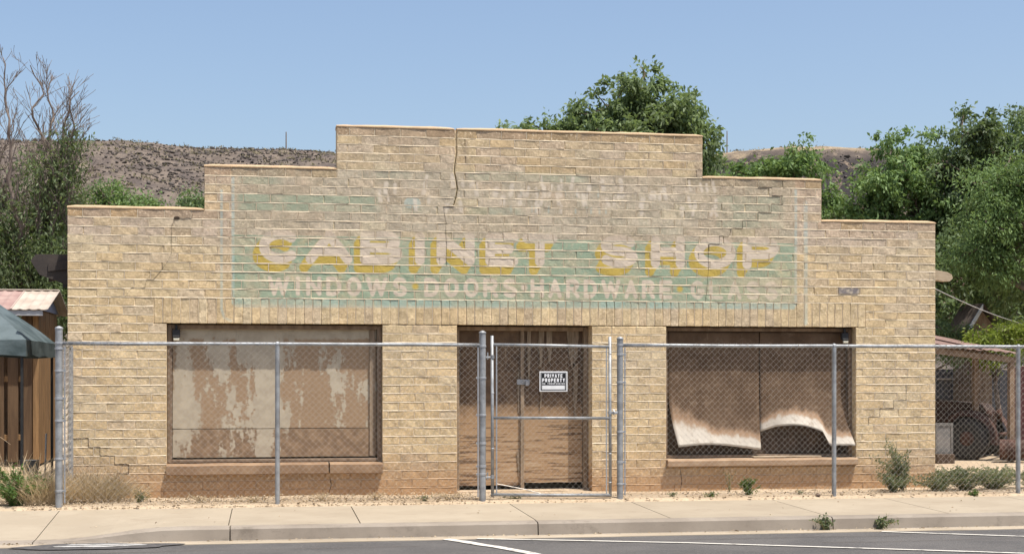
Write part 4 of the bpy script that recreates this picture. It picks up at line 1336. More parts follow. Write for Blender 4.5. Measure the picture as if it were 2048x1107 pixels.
tree('garden_bush', 'dark feathery bush beside the wall above the carport roof', (12.1, 9.1, .03), (12.1, 9.0, 1.3),
     [(12.3, 8.8, 2.2, .42, .4, .38), (12.75, 8.8, 2.35, .32, .35, .32), (12.9, 8.9, 2.0, .5, .4, .4), (12.0, 8.9, 2.0, .45, .4, .45), (13.3, 8.7, 2.15, .4, .3, .3)],
     230, 26, .085, 'leaf_dark', 'bushes beside the carport', .05, .17, .5, cat='bush', width=.25)
tree('leafy_tree', 'rounded bright green treetop above the left parapet', (-2.8, 12.6, .03), (-2.8, 12.4, 3.2),
     [(-3.1, 12, 4.68, .6, .6, .48), (-2.45, 12, 4.6, .5, .6, .45), (-3.7, 12.2, 4.4, .6, .6, .6)], 330, 40, .08, 'leaf_bright', 'treetops above the left parapet', .1, .22)
tree('leafy_tree', 'dark green treetop beside the second parapet step', (-1.4, 12.8, .03), (-1.4, 12.5, 3.2),
     [(-1.5, 12.2, 4.66, .4, .5, .36), (-1.0, 12.2, 4.72, .45, .5, .38)], 220, 40, .08, 'leaf_dark', 'treetops above the left parapet', .1, .22)

# left tree: bare wind-twisted branches above, foliage below
lt_base = (-4.0, 9.3, .03)
lt = tag(empty('half_dead_tree', lt_base), 'half dead tree with bare twisted branches above green foliage', 'tree')
LTI = Matrix.Translation((-lt_base[0], -lt_base[1], -lt_base[2]))
tr = MB()
r3 = random.Random(21)
def grow(mb, p, d, length, rad, lev):
    n = max(3, int(length / .16)); pts = [p]; rads = [rad]
    q = p.copy(); dd = d.normalized()
    for i in range(n):
        dd = (dd + Vector((r3.uniform(-.38, .40), r3.uniform(-.25, .25), r3.uniform(-.16, .22)))).normalized()
        dd = (dd + Vector(((-3.85 - q.x) * .13 if q.z > 3.6 else 0, 0, .05 if q.z < 6 else -.12))).normalized()
        q = q + dd * (length / n)
        pts.append(q.copy()); rads.append(rad * (1 - .72 * (i + 1) / n))
        if lev > 0 and i > 0 and r3.random() < (.46 if lev > 1 else .55):
            sd_ = Vector((r3.uniform(-.8, .9), r3.uniform(-.7, .7), r3.uniform(.15, .8))).normalized()
            grow(mb, q.copy(), (dd * .75 + sd_ * .6), length * r3.uniform(.28, .52), max(.0042, rads[-1] * .62), lev - 1)
    mb.tube(pts, [max(.0048, x) for x in rads], 5 if rad > .03 else 4, False)
tr.tube([lt_base, (-4.05, 9.2, 1.6), (-3.95, 9.1, 2.9)], [.24, .2, .16], 8)
def limb(p, tip, r_, lev=2):
    p, tip = Vector(p), Vector(tip)
    L = (tip - p).length; n = max(5, int(L / .15)); pts, rads = [], []
    side = Vector((r3.uniform(-.30, .10), r3.uniform(-.3, .3), 0)) * L * .35
    ph = r3.uniform(0, 9)
    for i in range(n + 1):
        t = i / n
        q = p.lerp(tip, t) + side * math.sin(math.pi * t) * (1 - .4 * t)
        q += Vector((mnoise.noise(Vector((t * 4.5 * L * .5, ph, 0))), mnoise.noise(Vector((t * 4.5 * L * .5, ph, 7))), .5 * mnoise.noise(Vector((t * 5, ph, 3))))) * .20 * min(1, L * .7) * (1 if 0 < i else 0)
        pts.append(q); rads.append(max(.0036, r_ * (1 - .86 * t)))
    tr.tube(pts, rads, 6 if r_ > .03 else 4, False)
    if lev > 0:
        for i in range(2, n):
            t = i / n
            if t < .22: continue
            for _ in range(2 if r3.random() < .55 else 1):
                d = (pts[min(i + 1, n)] - pts[i - 1]).normalized()
                e = d * .9 + Vector((r3.uniform(-.75, .85), r3.uniform(-.6, .6), r3.uniform(.0, .55)))
                ll = (r3.uniform(.35, .95) if lev == 2 else r3.uniform(.14, .40)) * (1.15 - .5 * t)
                limb(pts[i], pts[i] + e.normalized() * ll, max(.0042, rads[i] * .42), lev - 1)
for (tx, tz, r_, bx_) in ((-4.95, 6.6, .05, -.25), (-4.42, 7.05, .055, -.15), (-4.08, 7.15, .06, -.05), (-3.72, 6.95, .06, .0), (-3.42, 6.75, .055, .1), (-3.22, 6.55, .055, .15), (-3.2, 5.9, .05, .2), (-3.25, 5.2, .04, .2), (-4.7, 5.8, .045, -.2), (-3.6, 6.2, .05, .1)):
    limb((-3.95 + bx_, 9.1, 2.75 + r3.uniform(-.2, .2)), (tx, 9.1 + r3.uniform(-.7, .7), tz - .18), r_)
t_ = tr.build('trunk', M['bark_pale'], lt, True); t_.matrix_parent_inverse = LTI
Ps, As = [], []
for (cx, cy, cz, rx, ry, rz, k) in ((-4.3, 9, 3.3, .75, .7, .7, 60), (-3.7, 9, 3.5, .55, .6, .6, 45), (-4.4, 9, 4.2, .6, .6, .6, 34), (-3.55, 9, 4.5, .38, .4, .5, 24), (-3.45, 9, 5.2, .34, .35, .55, 22),
                                    (-3.5, 8.8, 2.7, .6, .6, .5, 45), (-4.5, 9, 2.6, .7, .6, .6, 45), (-3.2, 8.9, 3.3, .32, .4, .7, 26), (-3.1, 8.6, 2.3, .4, .4, .5, 30), (-3.9, 9, 4.9, .5, .5, .4, 14), (-4.9, 9, 3.6, .6, .6, .8, 40)):
    k = int(k * 3.0)
    d = rng.normal(size=(k, 3)); d /= np.linalg.norm(d, axis=1, keepdims=True)
    ctr = np.array((cx, cy, cz)) + d * (rng.uniform(.2, 1, k) ** .5)[:, None] * np.array((rx, ry, rz))
    idx = np.repeat(np.arange(k), 20)
    Ps.append(ctr[idx] + rng.normal(size=(len(idx), 3)) * np.array((.10, .10, .13)))
    A = rng.normal(size=(len(idx), 3)) * .6; A[:, 2] -= .5; As.append(A)
V, F = leaf_arrays(np.vstack(Ps), np.vstack(As), .095, .30)
o = raw_mesh('crown', V, F, M['leaf_grey'], lt); o.matrix_parent_inverse = LTI

def weed(label, base, h, spread, nst, nleaf, size, leafmat, group, name='weed', lean=(0, 0), stem='weed_stem', width=.3, cat='weed', up=.8):
    root = tag(empty(name, base), label, cat, group)
    sb_ = MB(); Ps, As = [], []
    for i in range(nst):
        a = rng.uniform(0, 2 * math.pi); s = spread * rng.uniform(.25, 1); hh = h * rng.uniform(.55, 1.05) * (1 - .45 * s / max(spread, 1e-6))
        tip = Vector((math.cos(a) * s + lean[0], math.sin(a) * s * .6 + lean[1], hh))
        mid = Vector((tip.x * .35, tip.y * .35, hh * .6)) + Vector(rng.normal(size=3) * h * .03)
        pts = [Vector((0, 0, -.02)), mid, tip]
        cur = [pts[0].lerp(mid, t / 4) if t < 4 else mid.lerp(tip, (t - 4) / 4) for t in range(9)]
        sb_.tube(cur, [.0045 * (1 - .8 * t / 8) + .001 for t in range(9)], 4, False)
        n = max(3, int(nleaf / nst))
        tt = rng.uniform(.12, 1, n)
        for t in tt:
            q = pts[0].lerp(mid, t * 2) if t < .5 else mid.lerp(tip, t * 2 - 1)
            q = q + Vector(rng.normal(size=3)) * h * .022
            Ps.append(tuple(q)); d = rng.normal(size=3) * .8; d[2] += up * .5; As.append(d)
    sb_.build('stems', M[stem], root)
    V, F = leaf_arrays(np.array(Ps), np.array(As), size, width, .3)
    raw_mesh('leaves', V, F, M[leafmat], root)
    return root

GW = 'weeds along the fence'
weed('tall straggly grey green weed at the right wall corner', (7.72, -.42, .03), .76, .32, 26, 2200, .038, 'weed', GW, lean=(-.10, 0))
weed('low spreading weed right of the tall straggly one', (8.12, -.55, .03), .26, .55, 40, 1900, .036, 'weed', GW)
weed('wide dark weed against the right wall edge', (8.52, -.45, .03), .34, .60, 46, 2300, .038, 'weed', GW)
weed('spreading weed left of the last fence post', (8.95, -.35, .03), .30, .62, 46, 2200, .038, 'weed', GW)
weed('spreading weed right of the last fence post', (9.5, -.4, .03), .34, .6, 44, 2000, .038, 'weed', GW)
weed('low weed at the left foot of the tall straggly weed', (7.5, -.6, .03), .32, .36, 30, 1500, .038, 'weed', GW)
weed('broad weed in the yard behind the last fence post', (9.35, .35, .03), .30, .7, 44, 1900, .04, 'weed', GW)
weed('broad weed in the yard close to the wall corner', (8.75, .5, .03), .32, .7, 44, 1900, .04, 'weed', GW)
weed('leafy green tuft under the peeling window', (5.60, -.80, .03), .24, .17, 22, 800, .04, 'weed_bright', GW)
weed('thin dry sprig behind the green tuft', (5.55, -.25, .03), .42, .12, 5, 60, .03, 'weed', GW)
weed('small flat green sprout left of the green tuft', (5.12, -.85, .03), .07, .12, 8, 110, .035, 'weed_bright', GW)
weed('tiny pale sprout beside the right gate post', (4.66, -.82, .03), .06, .10, 7, 80, .03, 'weed', GW)
weed('small green sprout at the pavement edge near last post', (8.35, -1.02, .0), .10, .13, 10, 160, .04, 'weed_bright', GW)
weed('small sprout under the fence right of middle post', (6.25, -.8, .03), .08, .10, 8, 80, .03, 'weed', GW)
weed('dense fresh green weed clump at the pavement left end', (-2.72, -.75, .02), .50, .46, 44, 3000, .05, 'weed_bright', GW)
weed('green weed clump cut by the left picture edge', (-3.25, -.6, .02), .55, .5, 40, 2400, .05, 'weed_bright', GW)
weed('small green sprig in dry grass beside the left wall', (-1.42, -.62, .03), .17, .16, 12, 200, .035, 'weed', GW)
GK = 'weeds growing from the kerb seam'
weed('leafy sprig growing from the kerb seam, left of two', (5.70, -2.95, -.15), .20, .14, 12, 240, .036, 'weed', GK, lean=(-.04, -.02), width=.5)
weed('leafy sprig growing from the kerb seam, right of two', (6.28, -2.95, -.15), .18, .18, 13, 260, .036, 'weed', GK, lean=(.05, -.02), width=.5)

def dry_grass(label, base, h, spread, n, group):
    root = tag(empty('dry_grass_clump', base), label, 'grass clump', group)
    sb_ = MB()
    Ps, As, Sz = [], [], []
    for i in range(n):
        a = rng.uniform(0, 2 * math.pi); s = spread * rng.random() ** .6
        p = np.array((math.cos(a) * s, math.sin(a) * s * .55, 0.))
        d = np.array((math.cos(a) * .5 * s / spread + rng.normal() * .55, rng.normal() * .45, 1.))
        p[2] = rng.random() ** 2 * h * .35
        Ps.append(p); As.append(d)
    V, F = leaf_arrays(np.array(Ps), np.array(As), h * .75, .014, 0)
    raw_mesh('blades', V, F, M['straw'], root)
    for i in range(9):
        a = rng.uniform(0, 2 * math.pi); q = Vector((rng.normal() * spread * .4, rng.normal() * spread * .2, 0)); pts = [q]
        d = Vector((math.cos(a) * .7, math.sin(a) * .3, 1)).normalized()
        for k in range(6):
            d = (d + Vector(rng.normal(size=3)) * .25).normalized(); q = q + d * h * .22; pts.append(q.copy())
            if rng.random() < .7:
                e = q + Vector(rng.normal(size=3)) * h * .16
                sb_.tube([q, e], [.0025, .001], 3, False)
        sb_.tube(pts, [.0045 - .0005 * k for k in range(7)], 4, False)
    sb_.build('twigs', M['twig'], root)
GT = 'dry tufts along the foot of the left wall'
weed('dry pale tuft under the left end of the painted window', (-.75, -.72, .03), .13, .20, 14, 170, .045, 'straw', GT, stem='twig', width=.14)
weed('dry pale tuft just left of the middle fence post', (-.15, -.78, .03), .10, .18, 12, 130, .045, 'straw', GT, stem='twig', width=.14)
weed('dry pale tuft right of the middle fence post', (.62, -.75, .03), .12, .22, 14, 160, .045, 'straw', GT, stem='twig', width=.14)
weed('dry brown tuft under the cracked sill end', (1.22, -.70, .03), .13, .18, 12, 140, .045, 'straw', GT, stem='twig', width=.14)
weed('dry pale tuft beside the thick gate post', (2.05, -.80, .03), .12, .24, 16, 190, .045, 'straw', GT, stem='twig', width=.14)
weed('tiny green sprout in the litter by the gate post', (1.75, -.85, .03), .08, .12, 9, 110, .03, 'weed', GW)
weed('flat green sprout under the gate bottom rail', (2.78, -.90, .03), .06, .16, 9, 120, .03, 'weed', GW)
GD = 'dry grass clumps at the left fence end'
dry_grass('dry straw clump left of the corner fence post', (-2.45, -.72, .02), .42, .30, 1500, GD)
dry_grass('dry straw clump between corner post and brick wall', (-1.98, -.50, .03), .42, .36, 2000, GD)
dry_grass('low dry straw beside the left wall corner', (-1.70, -.30, .03), .26, .34, 1200, GD)
dry_grass('dry straw with arching twigs behind the left weeds', (-2.75, -.25, .02), .62, .28, 380, GD)

# leaf litter and gravel along the fence foot
M['litter'] = mat_leaf('dry_leaf_litter', (.20, .135, .08), (.50, .40, .27), .1, .9)
nl = 3600
lx = np.where(rng.random(nl) < .8, rng.uniform(-2.6, 2.4, nl), rng.uniform(2.4, 9.4, nl)); ly = -1.06 + rng.random(nl) ** 1.3 * 1.0
lp = np.stack([lx, ly, np.full(nl, .042)], 1); lp[:, 2] += rng.uniform(0, .02, nl) * (ly > -1.0)
lp[:, 2] = np.where(ly < -1.0, .012, lp[:, 2])
ax_ = rng.normal(size=(nl, 3)); ax_[:, 2] = np.abs(ax_[:, 2]) * .5
V, F = leaf_arrays(lp, ax_, .030, .42, .6)
lit = raw_mesh('leaf_litter', V, F, M['litter']); lit['kind'] = 'stuff'; lit['label'] = 'dry leaf litter along the foot of the fence'; lit['category'] = 'litter'
M['stone'] = mat_simple('pale_gravel', (.36, .27, .18), (.25, .185, .12), 20, .95, bump=0)
ico = bmesh.new(); bmesh.ops.create_icosphere(ico, subdivisions=1, radius=1)
IV = np.array([v.co[:] for v in ico.verts]); IF = np.array([[v.index for v in f.verts] for f in ico.faces]); ico.free()
def stones(name, pts, sizes, mat, flat=.6, jag=.25):
    n = len(pts)
    S = sizes[:, None, None] * (1 + jag * rng.normal(size=(n, len(IV), 1))) * np.stack([rng.uniform(.7, 1.3, n), rng.uniform(.7, 1.3, n), rng.uniform(.7, 1.2, n) * flat], 1)[:, None, :]
    V = IV[None] * S + pts[:, None, :]
    F = IF[None] + (np.arange(n) * len(IV))[:, None, None]
    return raw_mesh(name, V.reshape(-1, 3), F.reshape(-1, 3), mat)
ng = 900
gp = np.stack([rng.uniform(-3.2, 9.6, ng), -1.05 + rng.random(ng) ** 1.2 * 1.0, np.full(ng, .036)], 1)
gr = stones('gravel', gp, rng.uniform(.005, .016, ng), M['stone']); gr['kind'] = 'stuff'; gr['label'] = 'loose pale gravel in the dirt strip'; gr['category'] = 'gravel'
nq = 520
qx = rng.uniform(-3.5, 9.5, nq); qy = np.where(rng.random(nq) < .72, rng.uniform(-3.02, -2.945, nq), rng.uniform(-2.7, -1.1, nq))
zs_ = np.array([(-.146 if y < -2.9 else zsw_front(x) * (1 - (y + 2.735) / 1.66) + .004 * (y + 2.735) / 1.66) for x, y in zip(qx, qy)])
kp = (qy < -2.9) | (rng.random(nq) < .35)
V, F = leaf_arrays(np.stack([qx, qy, zs_ + .004], 1)[kp], np.stack([rng.normal(size=nq), rng.normal(size=nq) * .6, np.abs(rng.normal(size=nq)) * .35], 1)[kp], .026, .45, .8)
gl_ = raw_mesh('gutter_litter', V, F, M['litter']); gl_['kind'] = 'stuff'; gl_['label'] = 'dry leaf bits and grit along the gutter'; gl_['category'] = 'litter'
def road_crack(pts, w):
    mb = MB(); vs = []
    for i, (x, y) in enumerate(pts):
        ww = w * (.6 + .8 * abs(mnoise.noise(Vector((x * 9, y * 9, 2)))))
        vs += [(x, y + ww / 2, zroad(y) + .0065), (x, y - ww / 2, zroad(y) + .0065)]
    mb.add(vs, [(2 * i, 2 * i + 1, 2 * i + 3, 2 * i + 2) for i in range(len(pts) - 1)])
    return mb.build('crack', M['black_crack'], road)
for (xa, xb, y0, am) in ((-3.5, 1.4, -3.75, .10), (2.6, 6.2, -3.62, .07), (5.2, 9.6, -4.15, .12)):
    road_crack([(xa + (xb - xa) * i / 70, y0 + am * mnoise.noise(Vector(((xa + (xb - xa) * i / 70) * 1.1, y0, 0))) + .03 * mnoise.noise(Vector((i * .6, y0, 4)))) for i in range(71)], .012)
for (x, y, z_, s, lab) in ((6.40, -.98, .04, .03, 'small dark stone at the fence foot left of the middle post'), (-.05, -3.07, -.14, .0, '')):
    if s:
        st = stones('stone', np.array([(0., 0., 0.)]), np.array([s]), mat_simple('dark_stone', (.14, .10, .08), (.2, .15, .12), 20, .9), .7)
        st.location = (x, y, z_); tag(st, lab, 'stone')

# ------------------------------------------------------------------ left yard: canopy tent and slatted shed
M['tent'] = mat_simple('grey_green_canvas', (.048, .068, .070), (.105, .135, .142), 2.5, .7, stretch=(1, 1, 2), bump=.3, bd=.02, fine=6)
tent = tag(empty('canopy_tent', (-4.05, 1.75, .03)), 'dark green canopy tent beside the slatted wood shed', 'tent')
hx, hy = 1.25, 1.25
def tent_z(t): return 1.87 + .95 * t ** .92
mb = MB(); vs = []; n = 10; m_ = 7
rings = []
for k in range(m_ + 1):
    t = k / m_
    ring = []
    for side in range(4):
        for i in range(n):
            u = -1 + 2 * i / n
            x, y = [(u, -1), (1, u), (-u, 1), (-1, -u)][side]
            sag = .05 * (1 - u * u) * (1 - t) * 0 + .03 * math.sin(math.pi * t) * (1 - abs(u))
            ring.append((x * hx * (1 - t), y * hy * (1 - t), tent_z(t) - sag - .03 + .012 * mnoise.noise(Vector((x * 3, y * 3, t * 4)))))
    rings.append(ring)
N4 = 4 * n
val = [(x * 1.004, y * 1.004, 1.655 - (.0) + .012 * math.sin(i * 1.7)) for i, (x, y, z_) in enumerate(rings[0])]
allv = val + [q for r_ in rings for q in r_]
fs = [(k * N4 + i, k * N4 + (i + 1) % N4, (k + 1) * N4 + (i + 1) % N4, (k + 1) * N4 + i) for k in range(len(rings)) for i in range(N4)]
MB().add(allv, fs).build('canopy', M['tent'], tent)
for sx in (-1, 1):
    for sy in (-1, 1):
        MB().rbox(sx * (hx - .05) - .016, sx * (hx - .05) + .016, sy * (hy - .05) - .016, sy * (hy - .05) + .016, 0, 1.80, .003).build('leg', M['dark'], tent)
shed = tag(empty('wood_shed', (-4.6, 6, .03)), 'wooden slatted shed with red and white metal roof', 'shed')
SI = Matrix.Translation((4.6, -6, -.03))
def spart(mb, name, mat):
    o = mb.build(name, mat, shed); o.matrix_parent_inverse = SI; return o
sx0, sx1, sy0, sy1 = -6.2, -3.47, 6.0, 7.9
x = sx1 - .10
i = 0
while x > sx0:
    w = .155
    spart(MB().rbox(x - w, x, sy0 + rr.uniform(-.006, .006), sy0 + .024, .10 + rr.uniform(0, .04), 2.40, .003), 'slat', M['wood_shaded'])
    x -= w + .055
    i += 1
spart(MB().rbox(sx1 - .09, sx1, sy0 - .03, sy0 + .07, .03, 2.50, .004), 'corner_post', M['wood_tan'])
for zz in (.45, 1.35, 2.25):
    spart(MB().rbox(sx0, sx1 - .1, sy0 + .027, sy0 + .07, zz, zz + .09, .004), 'crossbar', M['wood_tan'])
y = sy0 + .09
while y < sy1:
    top = 2.42 + .28 * (1 - abs((y + .07 - 6.95) / .95))
    spart(MB().rbox(sx1 - .03, sx1 - .004 + rr.uniform(-.004, .004), y, y + .135, .08, top, .003), 'slat', M['wood_tan'])
    y += .147
spart(MB().box(sx0, sx1 - .04, sy1 - .02, sy1, .05, 2.4), 'back_boarding', M['wood_frame'])
mgab = MB().prism([(5.92, 2.46), (8.0, 2.46), (6.95, 2.78)], sx1 + .0, sx1 + .02, 0)
spart(mgab, 'gable_panel', mat_simple('grey_gable_panel', (.30, .31, .36), (.25, .26, .3), 4, .8))
M['roof_red'] = mat_simple('faded_red_roof_sheet', (.30, .19, .165), (.38, .27, .23), 3, .7)
M['roof_white'] = mat_simple('pale_roof_sheet', (.46, .40, .33), (.37, .30, .24), 3, .7)
xe = sx1 + .16
k = 0
while xe > sx0 - .2:
    w = .62 if k else .55
    for (ya, za, yb, zb) in ((5.66, 2.45, 6.95, 2.80), (8.05, 2.45, 6.95, 2.80)):
        mb = MB(); vs = []
        nn = 12
        for i in range(nn + 1):
            xx = xe - w * i / nn + .02; b = .012 if i % 3 == 0 else 0
            vs += [(xx, ya, za + b), (xx, yb, zb + b), (xx, ya, za + b - .012), (xx, yb, zb + b - .012)]
        fs = []
        for i in range(nn):
            a = i * 4
            fs += [(a, a + 1, a + 5, a + 4), (a + 2, a + 6, a + 7, a + 3), (a, a + 4, a + 6, a + 2), (a + 1, a + 3, a + 7, a + 5)]
        fs += [(0, 2, 3, 1), (nn * 4, nn * 4 + 1, nn * 4 + 3, nn * 4 + 2)]
        mb.add(vs, fs)
        spart(mb, 'roof_sheet', M['roof_white'] if k == 0 else M['roof_red'])
    xe -= w - .02
    k += 1
spart(MB().rbox(sx0 - .2, sx1 + .1, 5.68, 5.72, 2.355, 2.437, .003), 'fascia', mat_simple('pale_fascia', (.40, .41, .42), (.34, .35, .36), 5, .8))
spart(MB().rbox(sx0 - .2, sx1 + .17, 6.90, 7.0, 2.805, 2.825, .004), 'ridge_cap', M['roof_white'])

# odds and ends in the shade by the shed
bucket = tag(MB().lathe([(.09, 0), (.115, .26), (.12, .26), (.10, .02)], (0, 0, 0), 14).build('bucket', mat_simple('grey_bucket', (.30, .29, .27), (.24, .23, .21), 6, .6), None), 'grey bucket on the ground in the shed shade', 'bucket')
bucket.location = (-3.2, 3.4, .035)
pipe = tag(MB().tube([(0, 0, 0), (.01, .05, .62)], .012, 8).build('pipe', M['band'], None), 'thin upright metal pipe beside the bucket', 'pipe')
pipe.location = (-3.02, 3.5, .03)

# ------------------------------------------------------------------ right yard: carport, panel fence, old truck, gable, cable
M['rust'] = mat_simple('rusty_metal', (.10, .052, .038), (.06, .035, .028), 7, .8, .2, bump=.5)
M['rust_roof'] = mat_simple('rusty_brown_roof_sheet', (.20, .125, .10), (.27, .18, .15), 3, .7, .1)
M['panel'] = mat_simple('slate_grey_panel', (.105, .108, .125), (.135, .138, .152), 2, .7)
carport = tag(empty('carport', (11.1, 5.0, .03)), 'low carport with rusty corrugated roof right of the shop', 'carport')
CI = Matrix.Translation((-11.1, -5.0, -.03))
def cpart(mb, name, mat):
    o = mb.build(name, mat, carport); o.matrix_parent_inverse = CI; return o
def croof(x): return 2.03 - .105 * (x - 9.9)
xr = 9.6; k = 0
while xr < 12.1:
    w = .66; mb = MB(); vs = []; nn = 16
    for i in range(nn + 1):
        xx = xr + w * i / nn; zz = croof(xx) + .010 * math.cos(i * math.pi / 2) + (.016 if k % 2 else 0)
        vs += [(xx, 4.85, zz), (xx, 8.3, zz + .42), (xx, 4.85, zz - .006), (xx, 8.3, zz + .414)]
    fs = []
    for i in range(nn):
        a = i * 4
        fs += [(a, a + 1, a + 5, a + 4), (a + 2, a + 6, a + 7, a + 3), (a, a + 4, a + 6, a + 2), (a + 1, a + 3, a + 7, a + 5)]
    fs += [(0, 2, 3, 1), (nn * 4, nn * 4 + 1, nn * 4 + 3, nn * 4 + 2)]
    mb.add(vs, fs); cpart(mb, 'roof_sheet', M['rust_roof']); xr += .635; k += 1
for (y, up) in ((4.93, -.03), (8.1, .36)):
    cpart(MB().prism([(9.6, croof(9.6) + up - .11), (12.15, croof(12.15) + up - .11), (12.15, croof(12.15) + up - .02), (9.6, croof(9.6) + up - .02)], y, y + .08, 1), 'beam', M['wood_frame'])
for k in range(5):
    xx = 9.75 + k * .54; zz = croof(xx) - .03
    cpart(MB().add([(xx, 5.02, zz - .07), (xx + .04, 5.02, zz - .07), (xx + .04, 8.09, zz + .30), (xx, 8.09, zz + .30), (xx, 5.02, zz), (xx + .04, 5.02, zz), (xx + .04, 8.09, zz + .37), (xx, 8.09, zz + .37)],
                   [(0, 1, 2, 3), (4, 5, 6, 7), (0, 1, 5, 4), (1, 2, 6, 5), (2, 3, 7, 6), (3, 0, 4, 7)]), 'rafter', M['wood_frame'])
for (x, y, zt) in ((11.78, 5.6, 1.80), (12.08, 4.97, 1.66), (9.7, 4.97, 1.9), (12.0, 8.14, 2.0), (9.7, 8.14, 2.2)):
    cpart(MB().rbox(x - .045, x + .045, y - .045, y + .045, .02, zt, .006), 'post', M['wood_frame'])
cpart(MB().rbox(12.16, 13.3, 5.1, 5.14, .05, 1.60, .004), 'side_panel', mat_simple('dark_red_panel', (.07, .025, .025), (.05, .018, .018), 4, .8))
pf = tag(empty('panel_fence', (14, 10.2, .03)), 'slate grey sheet fence standing behind the carport', 'fence')
PI_ = Matrix.Translation((-14, -10.2, -.03))
x = 11.4
while x < 17.6:
    mb = MB().rbox(x, x + .585, 10.2, 10.225, .05, 1.57 + rr.uniform(-.01, .01), .003)
    for q in range(3):
        mb.rbox(x + .08 + q * .19, x + .12 + q * .19, 10.185, 10.199, .06, 1.55, .003)
    o = mb.build('panel', M['panel'], pf); o.matrix_parent_inverse = PI_
    x += .60
o = MB().rbox(13.3, 14.3, 10.12, 10.16, 1.36, 1.39, .004).build('rail', M['roof_white'], pf); o.matrix_parent_inverse = PI_

# old rusty truck nose in the carport shade
truck = tag(empty('old_truck', (11.5, 5.6, .03)), 'old rusty truck front with round fender in the carport shade', 'truck')
truck.location = (11.62, 6.45, .03)
truck.rotation_euler = (0, 0, R(-38))
# local: +x is forward (nose), y across
def arch(mb, y0, y1, cx, cz, r0, a0, a1, n=14, bulge=.10):
    vs = []
    for i in range(n + 1):
        a = R(a0 + (a1 - a0) * i / n); ca, sa = math.cos(a), math.sin(a)
        vs += [(cx + r0 * ca, y0, cz + r0 * sa), (cx + (r0 + bulge * .8) * ca, y0 + (y1 - y0) * .3, cz + (r0 + bulge * .8) * sa), (cx + (r0 + bulge) * ca, y0 + (y1 - y0) * .6, cz + (r0 + bulge) * sa), (cx + (r0 + bulge * .5) * ca, y1, cz + (r0 + bulge * .5) * sa)]
    fs = [(i * 4 + q, i * 4 + q + 1, i * 4 + q + 5, i * 4 + q + 4) for i in range(n) for q in range(3)]
    mb.add(vs, fs); return mb
def tbuild(mb, name, mat, smooth=True):
    return mb.build(name, mat, truck, smooth)
M['truckdark'] = mat_simple('dark_rusted_body', (.045, .030, .026), (.07, .045, .035), 6, .8, .1)
for s in (-1, 1):
    tbuild(arch(MB(), s * .86, s * .50, .55, .34, .40, -10, 190), 'fender', M['rust'])
    w = MB().lathe([(.20, -.08), (.33, -.085), (.36, -.05), (.36, .05), (.33, .085), (.20, .08)], (.55, s * .72, .36), 20, 1)
    wo = tbuild(w, 'wheel', M['dark'])
    MB().lathe([(.05, -.09), (.19, -.07), (.19, .07), (.05, .09)], (.55, s * .72, .36), 16, 1).build('rim', M['rust'], wo, True)
    tbuild(MB().lathe([(.03, -.08), (.08, -.05), (.10, 0), (.10, .03), (.06, .045), (.01, .05)], (.86, s * .45, .74), 14, 0), 'headlight', M['rust'])
tbuild(MB().prism([(-.35, .35), (.80, .35), (.82, .78), (.72, .93), (-.35, 1.02)], -.40, .40, 1), 'hood', M['truckdark'], False)
tbuild(MB().prism([(-1.5, .35), (-.36, .35), (-.36, 1.05), (-.55, 1.40), (-1.35, 1.42), (-1.5, 1.05)], -.72, .72, 1), 'cab', M['truckdark'], False)
g_ = MB()
for i in range(7):
    g_.rbox(.822, .842, -.27 + i * .085, -.245 + i * .085, .40, .80, .003)
tbuild(g_, 'grille', M['rust'], False)
tbuild(MB().tube([(.98, -.8, .42), (1.04, 0, .42), (.98, .8, .42)], .035, 8), 'bumper', M['rust'])
drum = tag(MB().lathe([(.20, -.26), (.21, -.26), (.21, -.10), (.225, -.09), (.21, -.08), (.21, .10), (.225, .09), (.21, .11), (.21, .26), (.17, .26), (.17, .20)], (0, 0, 0), 18, 0).build('rusty_drum', M['rust'], None, False), 'small rusty drum lying beside the truck wheel', 'drum')
drum.location = (12.0, 4.75, .24); drum.rotation_euler = (0, 0, R(-30)); drum.scale = (.8, .8, .8)
M['sash'] = mat_simple('grey_sash', (.15, .145, .135), (.11, .105, .1), 6, .8)

wf = tag(empty('window_sash', (10.72, 4.6, .03)), 'old pale window sash leaning behind the wall corner', 'window sash')
for (a, b, c, d) in ((-.20, -.15, 0, .62), (.15, .20, 0, .62), (-.149, .149, 0, .06), (-.149, .149, .56, .62)):
    MB().rbox(a, b, -.02, .02, c + .2, d + .2, .003).build('sash_bar', M['sash'], wf)
MB().box(-.149, .149, -.004, .004, .26, .76).build('pane', mat_simple('dusty_pane', (.12, .12, .12), (.18, .17, .16), 4, .3, bump=0), wf)
MB().rbox(-.20, .20, -.10, .10, 0, .199, .01).build('stand_block', M['dark_board'], wf)
wf.scale = (.75, .75, .8)
